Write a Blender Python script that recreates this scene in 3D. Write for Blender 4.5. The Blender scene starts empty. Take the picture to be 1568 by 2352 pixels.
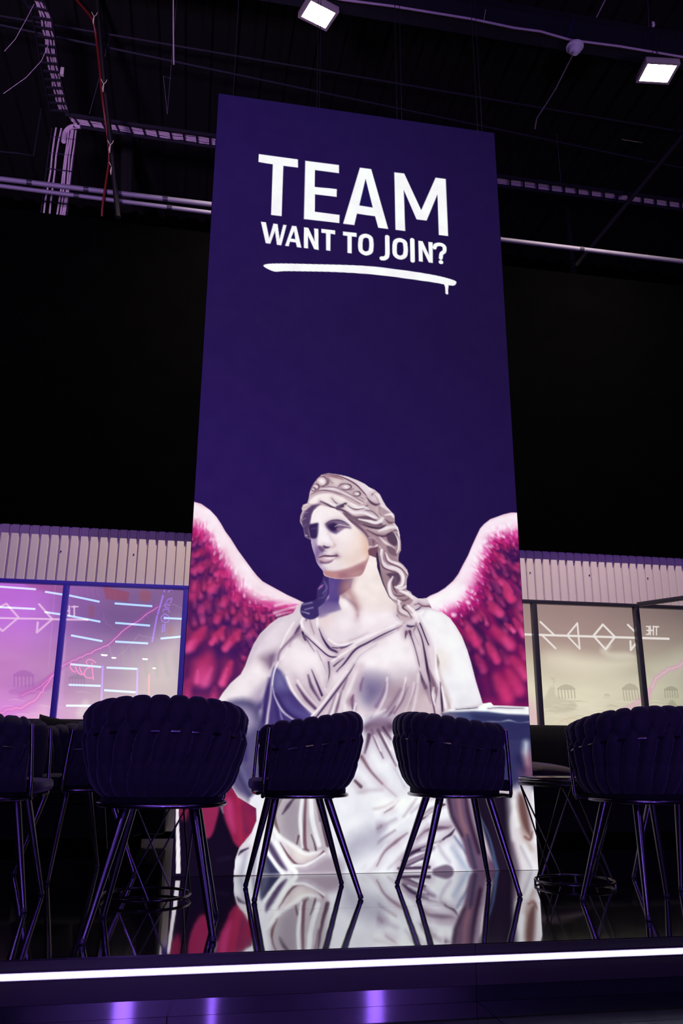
import bpy, bmesh, math, random
import numpy as np
from mathutils import Vector, Matrix

# ---------------------------------------------------------------- camera, world, lights, exposure
CAM_F = 1867.6                      # focal length in pixels of the 1568 x 2352 frame
CAM_YAW, CAM_PITCH, CAM_ROLL = 0.180285, 0.292427, 0.0051132
CAM_H = 0.598                       # eye height above the platform (z = 0)
SC = bpy.context.scene; COL = SC.collection
SC.view_settings.view_transform = 'Standard'; SC.view_settings.look = 'None'
SC.view_settings.exposure = 0.0; SC.view_settings.gamma = 1.0; SC.view_settings.use_curve_mapping = False
def cam_axes():
    yaw, pit, rol = CAM_YAW, CAM_PITCH, CAM_ROLL
    cy, sy, cp, sp = math.cos(yaw), math.sin(yaw), math.cos(pit), math.sin(pit)
    f = np.array([sy*cp, cy*cp, sp]); r = np.array([cy, -sy, 0.0]); u = np.cross(r, f)
    cr, sr = math.cos(rol), math.sin(rol)
    return cr*r+sr*u, -sr*r+cr*u, f
AX_R, AX_U, AX_F = cam_axes()
def cam_setup():
    cd = bpy.data.cameras.new('camera'); co = bpy.data.objects.new('camera', cd); COL.objects.link(co)
    cd.sensor_fit = 'VERTICAL'; cd.sensor_height = 36.0; cd.lens = 36.0*CAM_F/2352; cd.clip_start = .05; cd.clip_end = 200
    m = Matrix(((AX_R[0], AX_U[0], -AX_F[0], 0), (AX_R[1], AX_U[1], -AX_F[1], 0), (AX_R[2], AX_U[2], -AX_F[2], CAM_H), (0, 0, 0, 1)))
    co.matrix_world = m; SC.camera = co
def world_setup():
    w = bpy.data.worlds.new('dark_hall'); SC.world = w; w.use_nodes = True
    bg = w.node_tree.nodes['Background']; bg.inputs[0].default_value = (.10, .09, .22, 1); bg.inputs[1].default_value = .006
def area(name, loc, target, sx, sy, power, col, shape='RECTANGLE', spread=180):
    l = bpy.data.lights.new(name, 'AREA'); l.shape = shape; l.size = sx; l.size_y = sy; l.energy = power; l.use_shadow = True; l.color = col; l.spread = math.radians(spread)
    o = bpy.data.objects.new(name, l); COL.objects.link(o); o.location = loc
    d = Vector(target)-Vector(loc); o.rotation_euler = d.to_track_quat('-Z', 'Y').to_euler(); return o
def lights_setup():
    # upright violet stage tubes on the hall floor behind the photographer
    for x, w in ((2.18, .15), (.42, .07), (-.50, .17)):
        area('violet_tube_light', (x, -4.0, 1.25), (x, 3.0, 1.25), w, 2.9, 170*w/.2, (.31, .13, 1.0))
    # wide violet stage wash from the left of the hall, and a weaker one from the right
    area('violet_wash_light', (-1.6, -2.4, 4.6), (.6, 3.6, .5), 1.0, .7, 95, (.36, .20, 1.0))
    area('violet_wash_light', (4.6, -2.2, 4.8), (1.2, 4.0, .5), 1.2, .6, 45, (.30, .16, 1.0))
    # added pink-violet fill without a fixture, brightens the services under the roof
    area('service_uplight', (-2.5, 1.0, 3.4), (-2.2, 9.0, 8.0), .8, .8, 95, (.72, .46, .90), spread=70)
    area('service_uplight', (6.5, 2.0, 3.4), (6.0, 9.0, 8.3), .8, .8, 20, (.72, .50, .85), spread=80)
    # hall ceiling light behind the photographer
    area('hall_light', (1.0, -2.0, 8.0), (1.5, 9.0, 2.6), 1.5, 1.5, 25, (1.0, .74, .62))
cam_setup(); world_setup(); lights_setup()

# ---------------------------------------------------------------- picture shown on the LED wall (512 x 1280 LEDs)
PW, PH = 512, 1280
SX0, SX1, SY, SZ1 = -0.034, 1.970, 4.636, 4.990
def to_plane(pts, Y):          # survey: picture measurement -> metres on the upright plane at depth Y
    p = np.asarray(pts, float).reshape(-1, 2)
    d = AX_F[None]*CAM_F + (p[:, :1]-784)*AX_R[None] - (p[:, 1:]-1176)*AX_U[None]
    t = Y/d[:, 1]
    return np.stack([d[:, 0]*t, CAM_H+d[:, 2]*t], 1)
class Canvas:
    def __init__(s, w, h, x0, x1, z0, z1, Y, bg):
        s.w, s.h, s.x0, s.x1, s.z0, s.z1, s.Y = w, h, x0, x1, z0, z1, Y
        s.im = np.zeros((h, w, 3)); s.im[:] = bg; s.clip = None
        s.g = (0, 0, 1.0); s.k = w/(x1-x0)
    def grp(s, ox, oy, sc): s.g = (ox, oy, sc)
    def pt(s, pts):
        p = np.asarray(pts, float).reshape(-1, 2)/s.g[2]+np.array(s.g[:2])
        q = to_plane(p, s.Y)
        return np.stack([(q[:, 0]-s.x0)*s.k, (s.z1-q[:, 1])*s.k], 1)
    def scale(s, p):   # photo px -> canvas px near p (local)
        a = s.pt([p, (p[0]+s.g[2]*4, p[1]), (p[0], p[1]+s.g[2]*4)])
        return max(.25, .5*(np.hypot(*(a[1]-a[0]))+np.hypot(*(a[2]-a[0])))/4)/s.g[2]
def cr(p, n=6, closed=False):
    p = np.asarray(p, float)
    if len(p) < 3: return p
    if closed: q = np.vstack([p[-1:], p, p[:2]])
    else: q = np.vstack([2*p[:1]-p[1:2], p, 2*p[-1:]-p[-2:-1]])
    out = []; t = np.linspace(0, 1, n, endpoint=False)[:, None]
    for i in range(1, len(q)-2):
        a, b, c, d = q[i-1], q[i], q[i+1], q[i+2]
        out.append(.5*((2*b)+(-a+c)*t+(2*a-5*b+4*c-d)*t**2+(-a+3*b-3*c+d)*t**3))
    if not closed: out.append(p[-1:])
    return np.vstack(out)
def hx(c):
    if isinstance(c, str):
        c = c.lstrip('#'); c = [int(c[i:i+2], 16)/255 for i in (0, 2, 4)]
    return np.array(c, float)
def cover(C, q, wid, soft, fill):
    pad = (0 if fill else float(np.max(wid))/2)+soft+1
    x0, y0 = np.floor(q.min(0)-pad).astype(int); x1, y1 = np.ceil(q.max(0)+pad).astype(int)
    x0, y0, x1, y1 = max(x0, 0), max(y0, 0), min(x1, C.w-1), min(y1, C.h-1)
    if x1 < x0 or y1 < y0: return None
    X, Y = np.meshgrid(np.arange(x0, x1+1)+.5, np.arange(y0, y1+1)+.5)
    best = np.full(X.shape, 1e9); ins = np.zeros(X.shape, bool)
    n = len(q); rng = range(n if fill else n-1)
    for i in rng:
        a = q[i]; b = q[(i+1) % n]; d = b-a; L = d@d
        if L < 1e-9: continue
        t = np.clip(((X-a[0])*d[0]+(Y-a[1])*d[1])/L, 0, 1)
        ds = np.hypot(X-a[0]-t*d[0], Y-a[1]-t*d[1])
        if not fill: ds = ds-(wid[i]+(wid[i+1]-wid[i])*t)/2
        best = np.minimum(best, ds)
        if fill and d[1] != 0:
            c = ((a[1] <= Y) != (b[1] <= Y)) & (X < a[0]+(Y-a[1])*d[0]/d[1])
            ins ^= c
    if fill: best = np.where(ins, -best, best)
    s = max(soft, .5)
    v = np.clip(.5-best/(2*s), 0, 1); v = v*v*(3-2*v)
    return (slice(y0, y1+1), slice(x0, x1+1)), v
def put(C, r, col, a):
    if r is None: return
    sl, v = r; v = v*a
    if C.clip is not None: v = v*C.clip[sl]
    C.im[sl] = C.im[sl]*(1-v[..., None])+hx(col)*v[..., None]
def P(C, col, pts, soft=2, a=1.0, smooth=True):
    sc = C.scale(pts[0]); q = C.pt(pts); soft = soft*(1+soft/28) if soft > 5 else soft
    if smooth: q = cr(q, 5, True)
    put(C, cover(C, q, None, soft*sc, True), col, a)
def S(C, col, w, pts, soft=3, a=1.0, smooth=True):
    sc = C.scale(pts[0]); q = C.pt(pts); soft = soft*(1+soft/28) if soft > 5 else soft
    if smooth: q = cr(q, 5)
    w = [w] if np.isscalar(w) else list(w)
    ww = np.interp(np.linspace(0, 1, len(q)), np.linspace(0, 1, len(w)), w)*sc
    put(C, cover(C, q, ww, soft*sc, False), col, a)
def mask_of(C, polys, soft=2, smooth=True):
    m = np.zeros((C.h, C.w))
    for pts in polys:
        sc = C.scale(pts[0]); q = C.pt(pts); soft = soft*(1+soft/28) if soft > 5 else soft
        if smooth: q = cr(q, 5, True)
        r = cover(C, q, None, soft*sc, True)
        if r: m[r[0]] = np.maximum(m[r[0]], r[1])
    return m
def blur(a, k):
    if k < 1: return a
    ker = np.exp(-.5*(np.arange(-3*k, 3*k+1)/k)**2); ker /= ker.sum()
    p = np.pad(a, ((3*k, 3*k), (0, 0)), mode='edge'); a = np.apply_along_axis(lambda v: np.convolve(v, ker, 'valid'), 0, p)
    p = np.pad(a, ((0, 0), (3*k, 3*k)), mode='edge'); return np.apply_along_axis(lambda v: np.convolve(v, ker, 'valid'), 1, p)
def value_noise(h, w, cells, seed, stretch=2.5):
    r = np.random.RandomState(seed); out = np.zeros((h, w)); amp = 1.0; tot = 0
    for o in range(4):
        ny, nx = int(cells*2**o)+2, int(cells*2**o*w/h/stretch)+2; g = r.rand(ny, nx)
        y = np.linspace(0, ny-1.001, h); x = np.linspace(0, nx-1.001, w); yi, xi = y.astype(int), x.astype(int); fy, fx = (y-yi), (x-xi)
        fy = (fy*fy*(3-2*fy))[:, None]; fx = (fx*fx*(3-2*fx))[None]
        a = g[yi][:, xi]*(1-fx)+g[yi][:, xi+1]*fx; b = g[yi+1][:, xi]*(1-fx)+g[yi+1][:, xi+1]*fx
        out += amp*(a*(1-fy)+b*fy); tot += amp; amp *= .5
    return out/tot
GH = (640, 1080, 4.3556); GA = (415, 1140, 4.9); GB = (415, 1360, 4.9); GC = (640, 1360, 4.9)
GD = (900, 1360, 4.9); GE = (920, 1150, 4.9); GF = (480, 1700, 3.92); GG = (780, 1620, 3.4087); GT = (550, 300, 2.6133)
W0, W1, W2, W3 = '#f4ebf0', '#e4d6de', '#d2c0cb', '#b7a2b3'
SH, SM, DK, BK, BL, WM = '#94799a', '#6e557c', '#3d2654', '#25143f', '#4b4584', '#b98a88'

def feather_rows(C, edge, wd, nrm, flow, rng):
    n = len(edge)
    for r in range(7, 0, -1):
        js = np.arange(rng.randint(0, 4), n, max(4, int(n/(22-1.6*r))))
        for j in js:
            p = edge[j]+nrm[j]*(wd[j]*.8+95*r)+rng.randn(2)*14; d = flow(p, nrm[j]); d = d/np.hypot(*d); L = 95+16*r; w = 58+9*r+rng.randn()*6
            c = ['#a62c62', '#8e2458', '#bb3a76', '#9a2a5a', '#782054'][rng.randint(0, 5)]
            q = [p-d*L*.5, p, p+d*L*.5]
            S(C, '#331352', (w*.5, w*1.05, w*.9), [v+d*14 for v in q], w*.16, .8)
            S(C, c, (w*.5, w*.92, w*.7), q, w*.14, .85)
            S(C, '#d65a98', (w*.1, w*.35), [p+d*L*.1, p+d*L*.42], w*.16, .35+.4*rng.rand())
def paint_wings(C):
    rng = np.random.RandomState(7)
    # left wing
    C.clip = None
    C.grp(*GA)
    left = [(148,85),(230,108),(330,180),(400,255),(450,330),(500,420),(560,500),(640,630),(720,740),(800,850),(860,925),(920,985),(1000,1030),(1100,1085),(1200,1140),(1300,1185),(1360,1215),(1500,1260),(1500,1900),(700,2700),(-200,2700),(-200,300),(100,60)]
    m = mask_of(C, [left], 3, False); C.clip = m
    P(C, '#74245a', left, 2, 1, False)
    ed = cr([(60,60),(148,85),(330,180),(400,255),(500,420),(640,630),(800,850),(920,985),(1100,1085),(1360,1215)], 12)
    wq = np.interp(np.linspace(0, 1, len(ed)), [0, .5, .85, 1], [180, 180, 190, 70]); dd = np.gradient(ed, axis=0); dd /= np.hypot(dd[:, 0], dd[:, 1])[:, None]
    feather_rows(C, ed, wq, np.stack([-dd[:, 1], dd[:, 0]], 1), lambda p, n: np.array([-.8+.0011*max(0, p[1]-400), .35+.0008*max(0, p[1])]), rng)
    # dark gaps between the long feathers
    for pts, w in [([(60,1290),(250,1230),(450,1130)],90),([(70,1400),(300,1330),(540,1230)],90),([(120,760),(250,740),(330,690)],60),([(110,930),(260,930),(420,870)],60),([(130,620),(240,560),(330,540)],60),([(330,1500),(520,1440),(760,1510)],80),([(380,1110),(480,1090),(560,1180)],60)]:
        S(C, '#35175c', w, pts, 40, .6)
    C.grp(*GB)
    for pts, w in [([(40,740),(200,690),(420,690),(640,660),(780,600),(900,450)],90),([(430,700),(600,700),(740,640)],120),([(60,1010),(90,780),(250,720)],60),([(420,760),(415,1000),(330,1100),(120,1120)],70),([(600,760),(620,950),(520,1100)],90),([(200,620),(300,590),(440,640)],50),([(100,1150),(280,1130),(420,1160)],60),([(330,430),(450,400),(560,400),(780,440)],50)]:
        S(C, '#331457', w, pts, 36, .6)
    def fe(x0, y0, x1, y1, w, a=1, tip='#e2509a', base='#b42f66'):
        mx, my = (x0*.5+x1*.5), (y0*.5+y1*.5)
        S(C, base, (w*.5, w*.9, w*.8), [(x0,y0),(mx,my),(x1,y1)], w*.15, .85*a)
        S(C, tip, (w*.2, w*.5), [(mx*.6+x1*.4,my*.6+y1*.4),(x1,y1+w*.12)], w*.2, .7*a)
    for f in [(260,440,110,640,140,1),(480,430,345,600,90,1),(660,470,500,660,110,1),(300,760,230,980,240,.9),(560,830,470,1050,120,1),(450,250,400,350,100,.7),(660,280,600,360,90,.6),(740,300,740,390,110,.6),(820,470,790,500,100,.5),
              (380,1120,370,1220,110,.5),(80,1040,70,1180,130,.6),(320,130,230,230,110,.5),(180,-40,130,60,140,.5),(520,80,480,150,100,.6),(300,-60,350,0,110,.6)]:
        fe(*f)
    S(C, '#e0559c', (20,60), [(190,920),(180,1040)], 18, .7); S(C, '#e0559c', (20,90), [(340,900),(270,1060)], 25, .7)
    S(C, '#e0559c', (20,50), [(520,900),(460,1060)], 18, .6); S(C, '#e8589c', (30,70), [(110,600),(70,690)], 20, .6)
    C.grp(*GA)
    for f in [(330,760,150,860,110,.7),(440,960,340,1070,110,.6),(300,640,150,690,80,.5),(480,880,400,900,90,1),(420,620,310,590,60,1),(260,430,170,470,60,.8),(560,900,480,910,80,1),(430,730,380,760,60,.8),(640,1150,600,1180,100,.9),(520,1200,470,1240,110,.6)]:
        fe(*f)
    edge = cr([(60,60),(148,85),(330,180),(400,255),(500,420),(640,630),(800,850),(920,985),(1100,1085),(1360,1215)], 12)
    wd = np.interp(np.linspace(0, 1, len(edge)), [0, .12, .25, .4, .55, .7, .8, .9, 1], [180, 190, 200, 170, 170, 220, 210, 150, 70])
    d = np.gradient(edge, axis=0); d /= np.hypot(d[:, 0], d[:, 1])[:, None]; nrm = np.stack([-d[:, 1], d[:, 0]], 1)
    inn = edge+nrm*wd[:, None]
    mid = edge+nrm*(wd*1.55)[:, None]
    P(C, '#c22c7c', np.vstack([edge[::4], mid[::-4]]), 45, .75)
    P(C, '#f1cfe0', np.vstack([edge[::4]-nrm[::4]*20, inn[::-4]]), 35, 1)
    for i in range(420):
        j = rng.randint(0, len(edge)); t = rng.rand()
        off = wd[j]*(.45+1.25*t); p = edge[j]+nrm[j]*off+rng.randn(2)*8
        dirv = nrm[j]*.5+d[j]*.75+np.array([-.25, .1]) if edge[j][0] < 950 else nrm[j]*.4-d[j]*.9
        dirv /= np.hypot(*dirv); L = 28+30*rng.rand(); w = 16+12*rng.rand()
        v = t+.18*rng.randn()
        col = '#f8e6f0' if v < .3 else '#eda3cb' if v < .5 else '#dd4a9c' if v < .72 else '#b8256c' if v < .95 else '#7a1d5c'
        S(C, col, (w*.5, w, w*.4), [p, p+dirv*L*.6, p+dirv*L], 9, .62)
    core = edge+nrm*(wd*.5)[:, None]
    P(C, '#f7eaf1', np.vstack([edge[::4]-nrm[::4]*20, core[::-4]]), 40, .9)
    for pts in [[(1340,1240),(1180,1270),(1000,1290)],[(1330,1280),(1150,1330),(990,1370)],[(1300,1240),(1100,1240),(900,1220)]]:
        S(C, '#e055a2', (6,18,30), pts, 12, .6)
    for pts in [[(1350,1225),(1200,1230),(1060,1260)],[(1330,1265),(1180,1300),(1050,1340)],[(1250,1330),(1150,1350),(1080,1370)]]:
        S(C, '#fbe3ef', (6,18,26), pts, 12, .7)
    # right wing
    C.grp(*GE); C.clip = None
    right = [(1330,156),(1240,156),(1160,175),(1080,205),(1010,230),(940,285),(895,335),(850,430),(800,540),(760,640),(700,750),(650,850),(590,930),(500,1010),(420,1060),(330,1098),(290,1125),(200,1132),(140,1110),(150,1400),(600,2900),(1700,2900),(1500,300)]
    m = mask_of(C, [right], 3, False); C.clip = m
    P(C, '#84195a', right, 2, 1, False)
    ed = cr([(1400,150),(1300,156),(1160,175),(1010,230),(895,335),(800,540),(700,750),(590,930),(420,1060),(290,1125),(200,1132)], 12)
    wq = np.interp(np.linspace(0, 1, len(ed)), [0, .3, .5, .85, 1], [200, 200, 160, 240, 60]); dd = np.gradient(ed, axis=0); dd /= np.hypot(dd[:, 0], dd[:, 1])[:, None]
    feather_rows(C, ed, wq, np.stack([dd[:, 1], -dd[:, 0]], 1), lambda p, n: np.array([.7, .45+.0006*max(0, p[1])]), rng)
    for pts, w in [([(1180,400),(1240,500),(1330,450)],80),([(1210,600),(1230,700),(1350,640)],80),([(1120,840),(1250,830),(1360,870)],90),([(960,880),(1060,1000),(1200,1150),(1340,1200)],80),([(880,1030),(960,1130),(1100,1280),(1130,1400)],80),([(1230,1160),(1200,1280),(1300,1450)],70),([(650,1300),(760,1330),(900,1500)],90)]:
        S(C, '#2a1048', w, pts, 36, .6)
    C.grp(*GD)
    for pts, w in [([(1060,60),(1200,300),(1300,400)],80),([(740,290),(860,300),(1000,520),(1150,680)],80),([(1390,480),(1420,560),(1520,700)],80),([(880,640),(940,900),(1010,1180)],120),([(960,880),(1100,960),(1150,1160)],110),([(1050,800),(1200,850),(1270,700)],80),([(1200,600),(1260,700),(1360,720)],70),([(1400,900),(1500,1010),(1560,1150)],60),([(1370,1180),(1400,1240),(1540,1250)],60)]:
        S(C, '#2a1048', w, pts, 36, .65)
    for f in [(1000,280,930,330,110,.7),(1090,140,1210,260,120,1),(1270,40,1340,100,120,.8),(830,380,870,440,110,.6),(860,460,950,590,140,1,'#e03a86'),(1280,390,1370,460,80,1,'#f070b8'),(1380,340,1480,500,100,1,'#ee66b8'),(1150,440,1330,620,150,1,'#e8559c'),(1080,620,1180,790,120,1,'#e0408c'),
              (960,760,1030,900,120,.6),(1230,700,1300,800,120,.4),(1360,780,1500,960,150,1,'#e04a90'),(1320,940,1420,1120,170,1,'#d23a84'),(1180,1000,1300,1200,190,1,'#e03a80'),(1450,640,1500,760,100,.6),(1400,120,1440,200,120,.5)]:
        fe(*f)
    C.grp(*GE)
    for f in [(1170,980,1240,1120,110,1,'#e03a80'),(1060,880,1130,950,80,.8),(960,1030,1010,1120,80,.8),(1240,760,1320,790,90,.6),(1060,620,1160,700,80,.8),(1140,460,1180,500,80,.7),(1000,1250,1120,1290,100,.7)]:
        fe(*f)
    edge = cr([(1400,150),(1300,156),(1160,175),(1010,230),(895,335),(800,540),(700,750),(590,930),(420,1060),(290,1125),(200,1132)], 12)
    wd = np.interp(np.linspace(0, 1, len(edge)), [0, .15, .3, .42, .55, .7, .85, 1], [200, 210, 210, 150, 160, 240, 240, 60])
    d = np.gradient(edge, axis=0); d /= np.hypot(d[:, 0], d[:, 1])[:, None]; nrm = np.stack([d[:, 1], -d[:, 0]], 1)
    inn = edge+nrm*wd[:, None]; mid = edge+nrm*(wd*1.5)[:, None]
    P(C, '#c81f7c', np.vstack([edge[::4], mid[::-4]]), 45, .8)
    P(C, '#f0c4df', np.vstack([edge[::4]-nrm[::4]*20, inn[::-4]]), 35, 1)
    for i in range(420):
        j = rng.randint(0, len(edge)-10); t = rng.rand()
        off = wd[j]*(.4+1.3*t); p = edge[j]+nrm[j]*off+rng.randn(2)*8
        dirv = nrm[j]*.9+np.array([.2, .5]); dirv /= np.hypot(*dirv); L = 26+30*rng.rand(); w = 15+12*rng.rand(); v = t+.18*rng.randn()
        col = '#faeaf4' if v < .3 else '#efa2d3' if v < .5 else '#dd3f9c' if v < .7 else '#b01a60' if v < .95 else '#70154d'
        S(C, col, (w*.5, w, w*.4), [p, p+dirv*L*.6, p+dirv*L], 9, .62)
    core = edge+nrm*(wd*.48)[:, None]
    P(C, '#faf3f8', np.vstack([edge[::4]-nrm[::4]*20, core[::-4]]), 40, .9)
    P(C, '#faf3f8', [(300,1120),(450,1060),(560,1000),(700,1000),(640,1140),(480,1180),(420,1250),(300,1180)], 40, .9)
    C.grp(*GD)
    for x, y in [(910,25),(690,280),(850,140)]: S(C, '#fbd9ee', 40, [(x,y),(x+12,y+8)], 14, .9)
    C.grp(*GE); S(C, '#d0288a', 16, [(740,1050),(800,1085),(850,1020)], 10, .8); S(C, '#d0288a', (8,18), [(640,1160),(730,1200)], 8, .8)
    C.clip = None
def FOLD(C, c, w, pts, soft, a, k=2.6, mid='#ab94a8'):
    w = [w] if np.isscalar(w) else list(w)
    S(C, mid, [v*k+10 for v in w], pts, soft*2+10, a*.62); S(C, c, w, pts, soft, a)
def paint_body(C):
    C.clip = None
    G1 = (0, 0, 1.0)
    C.grp(*G1)
    body = [(688,1389),(672,1414),(660,1419),(639,1425),(619,1440),(597,1462),(582,1486),(570,1515),(562,1537),(552,1556),(529,1576),(511,1599),(501,1615),(480,1680),(490,1740),(515,1790),(545,1840),(588,1866),(588,1895),(577,1922),(549,1956),(540,1982),(536,2020),(1260,2020),(1260,1631),(1214,1630),(1133,1627),(1127,1620),(1110,1623),(1108,1621),(1100,1595),(1092,1568),(1082,1529),(1073,1499),(1061,1468),(1047,1444),(1033,1425),(1014,1411),(992,1404),(981,1381),(960,1380),(930,1360),(900,1290),(760,1290),(756,1350),(740,1380),(710,1390)]
    m = mask_of(C, [body], .7, False); C.clip = m
    P(C, '#d9cad3', body, 1, 1, False)
    # ---- neck and chest
    C.grp(*GC)
    P(C, W1, [(440,0),(850,0),(1200,40),(1330,300),(1380,360),(1100,480),(850,570),(640,600),(520,520),(430,330),(440,200)], 25, 1)
    P(C, '#e6cfc9', [(700,-60),(1180,-60),(1200,80),(1050,90),(900,40),(760,100)], 60, .6)
    P(C, '#4d3a80', [(430,-60),(760,-100),(840,40),(740,110),(690,150),(710,225),(600,260),(440,300)], 16, .92)
    S(C, '#6a4d92', (60,50), [(560,60),(520,240)], 30, .5); S(C, '#3a2770', (30,40), [(600,20),(620,200)], 25, .7)
    P(C, '#8a5f6a', [(640,-80),(860,-90),(840,20),(720,90),(660,40)], 35, .7)
    S(C, '#a5707a', (40,70,30), [(740,60),(850,140),(880,230),(880,330)], 32, .85); S(C, '#8c5a76', (14,26,14), [(860,140),(890,220),(885,300)], 18, .6)
    P(C, W0, [(700,150),(770,140),(830,260),(820,400),(720,420),(640,330)], 40, .8)
    P(C, '#e4cfd0', [(450,310),(600,280),(560,400),(500,430)], 40, .8)
    P(C, W0, [(950,250),(1250,220),(1330,330),(1050,440),(900,480)], 60, .8)
    # ---- left upper arm (B)
    C.grp(*GB)
    P(C, '#dcd0da', [(1150,270),(1330,300),(1200,520),(1110,700),(1050,800),(900,780),(780,780),(760,700),(860,560),(980,400)], 40, .9)
    S(C, '#c4b2c4', (30,60,40), [(1120,330),(930,500),(820,680),(760,850)], 26, .7)
    P(C, '#8b7088', [(890,770),(1060,700),(1050,800),(1010,900),(940,870)], 36, .9)
    P(C, '#5d4470', [(1000,760),(1060,740),(1030,860),(1000,880)], 22, .7)
    P(C, '#efe6eb', [(850,830),(940,900),(960,1000),(850,1200),(700,1300),(560,1310),(430,1260),(560,1080),(700,960)], 40, .95)
    P(C, '#a893b4', [(900,1100),(960,1080),(900,1260),(830,1350),(730,1350),(800,1230)], 40, .8)
    P(C, '#b9a8c0', [(640,1290),(800,1240),(850,1360),(800,1500),(700,1560),(690,1400)], 40, .8)
    P(C, '#5b4f88', [(830,1340),(900,1270),(960,1330),(900,1500),(860,1600),(730,1600),(770,1480)], 34, .85)
    # drapery at the left side
    P(C, '#3e3070', [(1040,880),(1010,1000),(960,1160),(930,1400),(900,1600),(1500,1600),(1480,1420),(1230,1130),(1170,960),(1100,900)], 16, .96)
    P(C, '#7d79ae', [(1060,930),(1160,950),(1190,1080),(1180,1130),(1060,1100)], 40, .8)
    P(C, '#5a4f90', [(1180,1240),(1300,1330),(1480,1420),(1440,1480),(1300,1420),(1200,1330)], 34, .8)
    for w, pts in [((14,26,40),[(1050,830),(960,1060),(900,1330),(850,1560)]),((10,22,34),[(1020,1000),(1010,1200),(980,1400),(960,1560)])]:
        S(C, '#d5c4d4', w, pts, 12, .95)
    S(C, '#362868', (10,30,50), [(990,1010),(940,1220),(890,1330)], 20, .8)
    S(C, '#2e2160', (8,30,34), [(1010,1000),(960,1200),(940,1380),(930,1500)], 14, .9)
    S(C, '#2a1f5e', (16,30), [(1060,1200),(1080,1400),(1120,1560)], 18, .6)
    S(C, '#8b84ba', (6,20,8), [(1110,1350),(1130,1440),(1160,1520)], 9, .8)
    S(C, '#d0c5dc', (8,14,26,16), [(1030,1090),(1060,1220),(1150,1380),(1310,1500)], 10, .95)
    S(C, '#2a1c58', (10,30,16), [(1070,1180),(1190,1380),(1370,1490)], 16, .8)
    S(C, '#f3ebf0', (22,20,12), [(1200,640),(1090,830),(1045,950),(1030,1080)], 8, .95)
    # ---- torso cloth (C)
    C.grp(*GC)
    P(C, W1, [(60,560),(250,380),(420,640),(520,900),(540,1050),(480,1250),(420,1360),(380,1400),(200,1200),(80,1000),(20,850)], 22, .95)
    P(C, W0, [(120,700),(260,600),(440,760),(480,900),(350,900),(180,900)], 60, .9)
    P(C, W1, [(560,930),(640,930),(860,700),(1100,570),(1400,400),(1540,700),(1560,1400),(1000,1500),(400,1500),(620,1180)], 22, .9)
    P(C, '#f2ebef', [(900,800),(1100,620),(1380,500),(1500,700),(1500,900),(1200,930),(960,940)], 60, .95)
    # breast shade
    P(C, '#8d83a2', [(950,980),(1150,990),(1230,1040),(1220,1150),(1130,1280),(1000,1300),(930,1200)], 50, .8)
    P(C, '#857a9c', [(920,960),(1080,940),(1230,1010),(1240,1150),(1150,1290),(1000,1330),(900,1220),(860,1080)], 40, .55)
    P(C, '#9d8a9e', [(1230,1040),(1540,980),(1540,1420),(1100,1440),(1200,1250)], 60, .45)
    P(C, '#6b5f8c', [(990,1080),(1120,1090),(1180,1150),(1080,1240),(1000,1230)], 40, .7)
    P(C, '#a58a98', [(1230,1100),(1390,1080),(1370,1200),(1260,1330),(1180,1340),(1200,1200)], 40, .75)
    P(C, '#b9a3b0', [(1430,1050),(1540,1000),(1540,1250),(1450,1400),(1380,1400)], 40, .65)
    P(C, '#b49fae', [(150,960),(260,1020),(400,1250),(330,1280),(200,1150)], 34, .6)
    def d(w, pts, soft=6, a=.95, c=DK): FOLD(C, c, w, pts, soft, a)
    def l(w, pts, soft=9, a=.95, c=W0): S(C, c, w, pts, soft, a)
    # light rolls
    l((26,30,26,18), [(90,990),(150,1130),(260,1280),(390,1400)])
    l((26,26,18), [(210,1030),(300,1170),(440,1330)]); l((16,30,26), [(350,920),(390,1050),(470,1180)])
    d((10,34,34), [(200,1080),(300,1230),(410,1345)], 12, .95, '#53385e'); d((14,36,20), [(330,970),(370,1100),(460,1250)], 12, .9, '#4f345c')
    d((4,20,26), [(370,910),(430,1060),(485,1195)], 8, .95)
    d((6,8,6), [(430,690),(500,850),(535,980),(530,1100)], 5, .6, '#7a5a78'); d((18,12,5), [(560,820),(570,950),(545,1050)], 8, .9)
    d((5,5), [(545,1050),(530,1110)], 5, .6)
    l((20,30,16), [(480,820),(540,1000),(520,1130)], 8, .5)
    # collar folds, left side
    d((26,20,10), [(245,400),(190,500),(20,690),(-10,800)], 12, .8, '#6b4a70'); d((10,34,10), [(240,400),(215,450),(180,500)], 8, .9)
    l((14,20,14), [(170,370),(90,500),(20,650)], 8, .9); l((12,20), [(240,520),(120,650),(30,790)], 12, .7)
    P(C, '#7a5a7c', [(240,420),(260,520),(160,560),(120,640),(180,500)], 22, .6)
    l((30,34,30,26), [(320,260),(255,370),(300,480),(420,590)], 9); l((30,46,40), [(420,590),(520,690),(620,750)], 9)
    d((20,36,14), [(265,480),(290,540),(300,575)], 6, .95, BK); d((12,13,16,18), [(300,520),(440,650),(560,750),(660,765)], 5, .95)
    d((14,8,4), [(310,560),(360,640),(400,700)], 8, .6)
    d((8,14,10), [(340,310),(370,420),(400,500)], 8, .6, '#8a6a80'); d((20,10), [(360,240),(410,300)], 8, .9); d((10,26,10), [(330,300),(305,350)], 6, .8)
    l((16,26,18,12), [(380,240),(430,330),(440,440),(500,560)], 7); l((14,30,24), [(500,560),(570,650),(640,680)], 7)
    d((5,18,30,26), [(450,440),(500,560),(570,660),(655,705)], 7, .97, '#352050')
    d((10,14,8), [(600,655),(660,660),(690,650)], 5, .9); d((24,18,6), [(700,660),(760,645),(830,610)], 6, .9)
    l((20,24,16), [(560,560),(650,620),(740,620),(860,580),(1000,510)], 10, .95)
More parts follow.
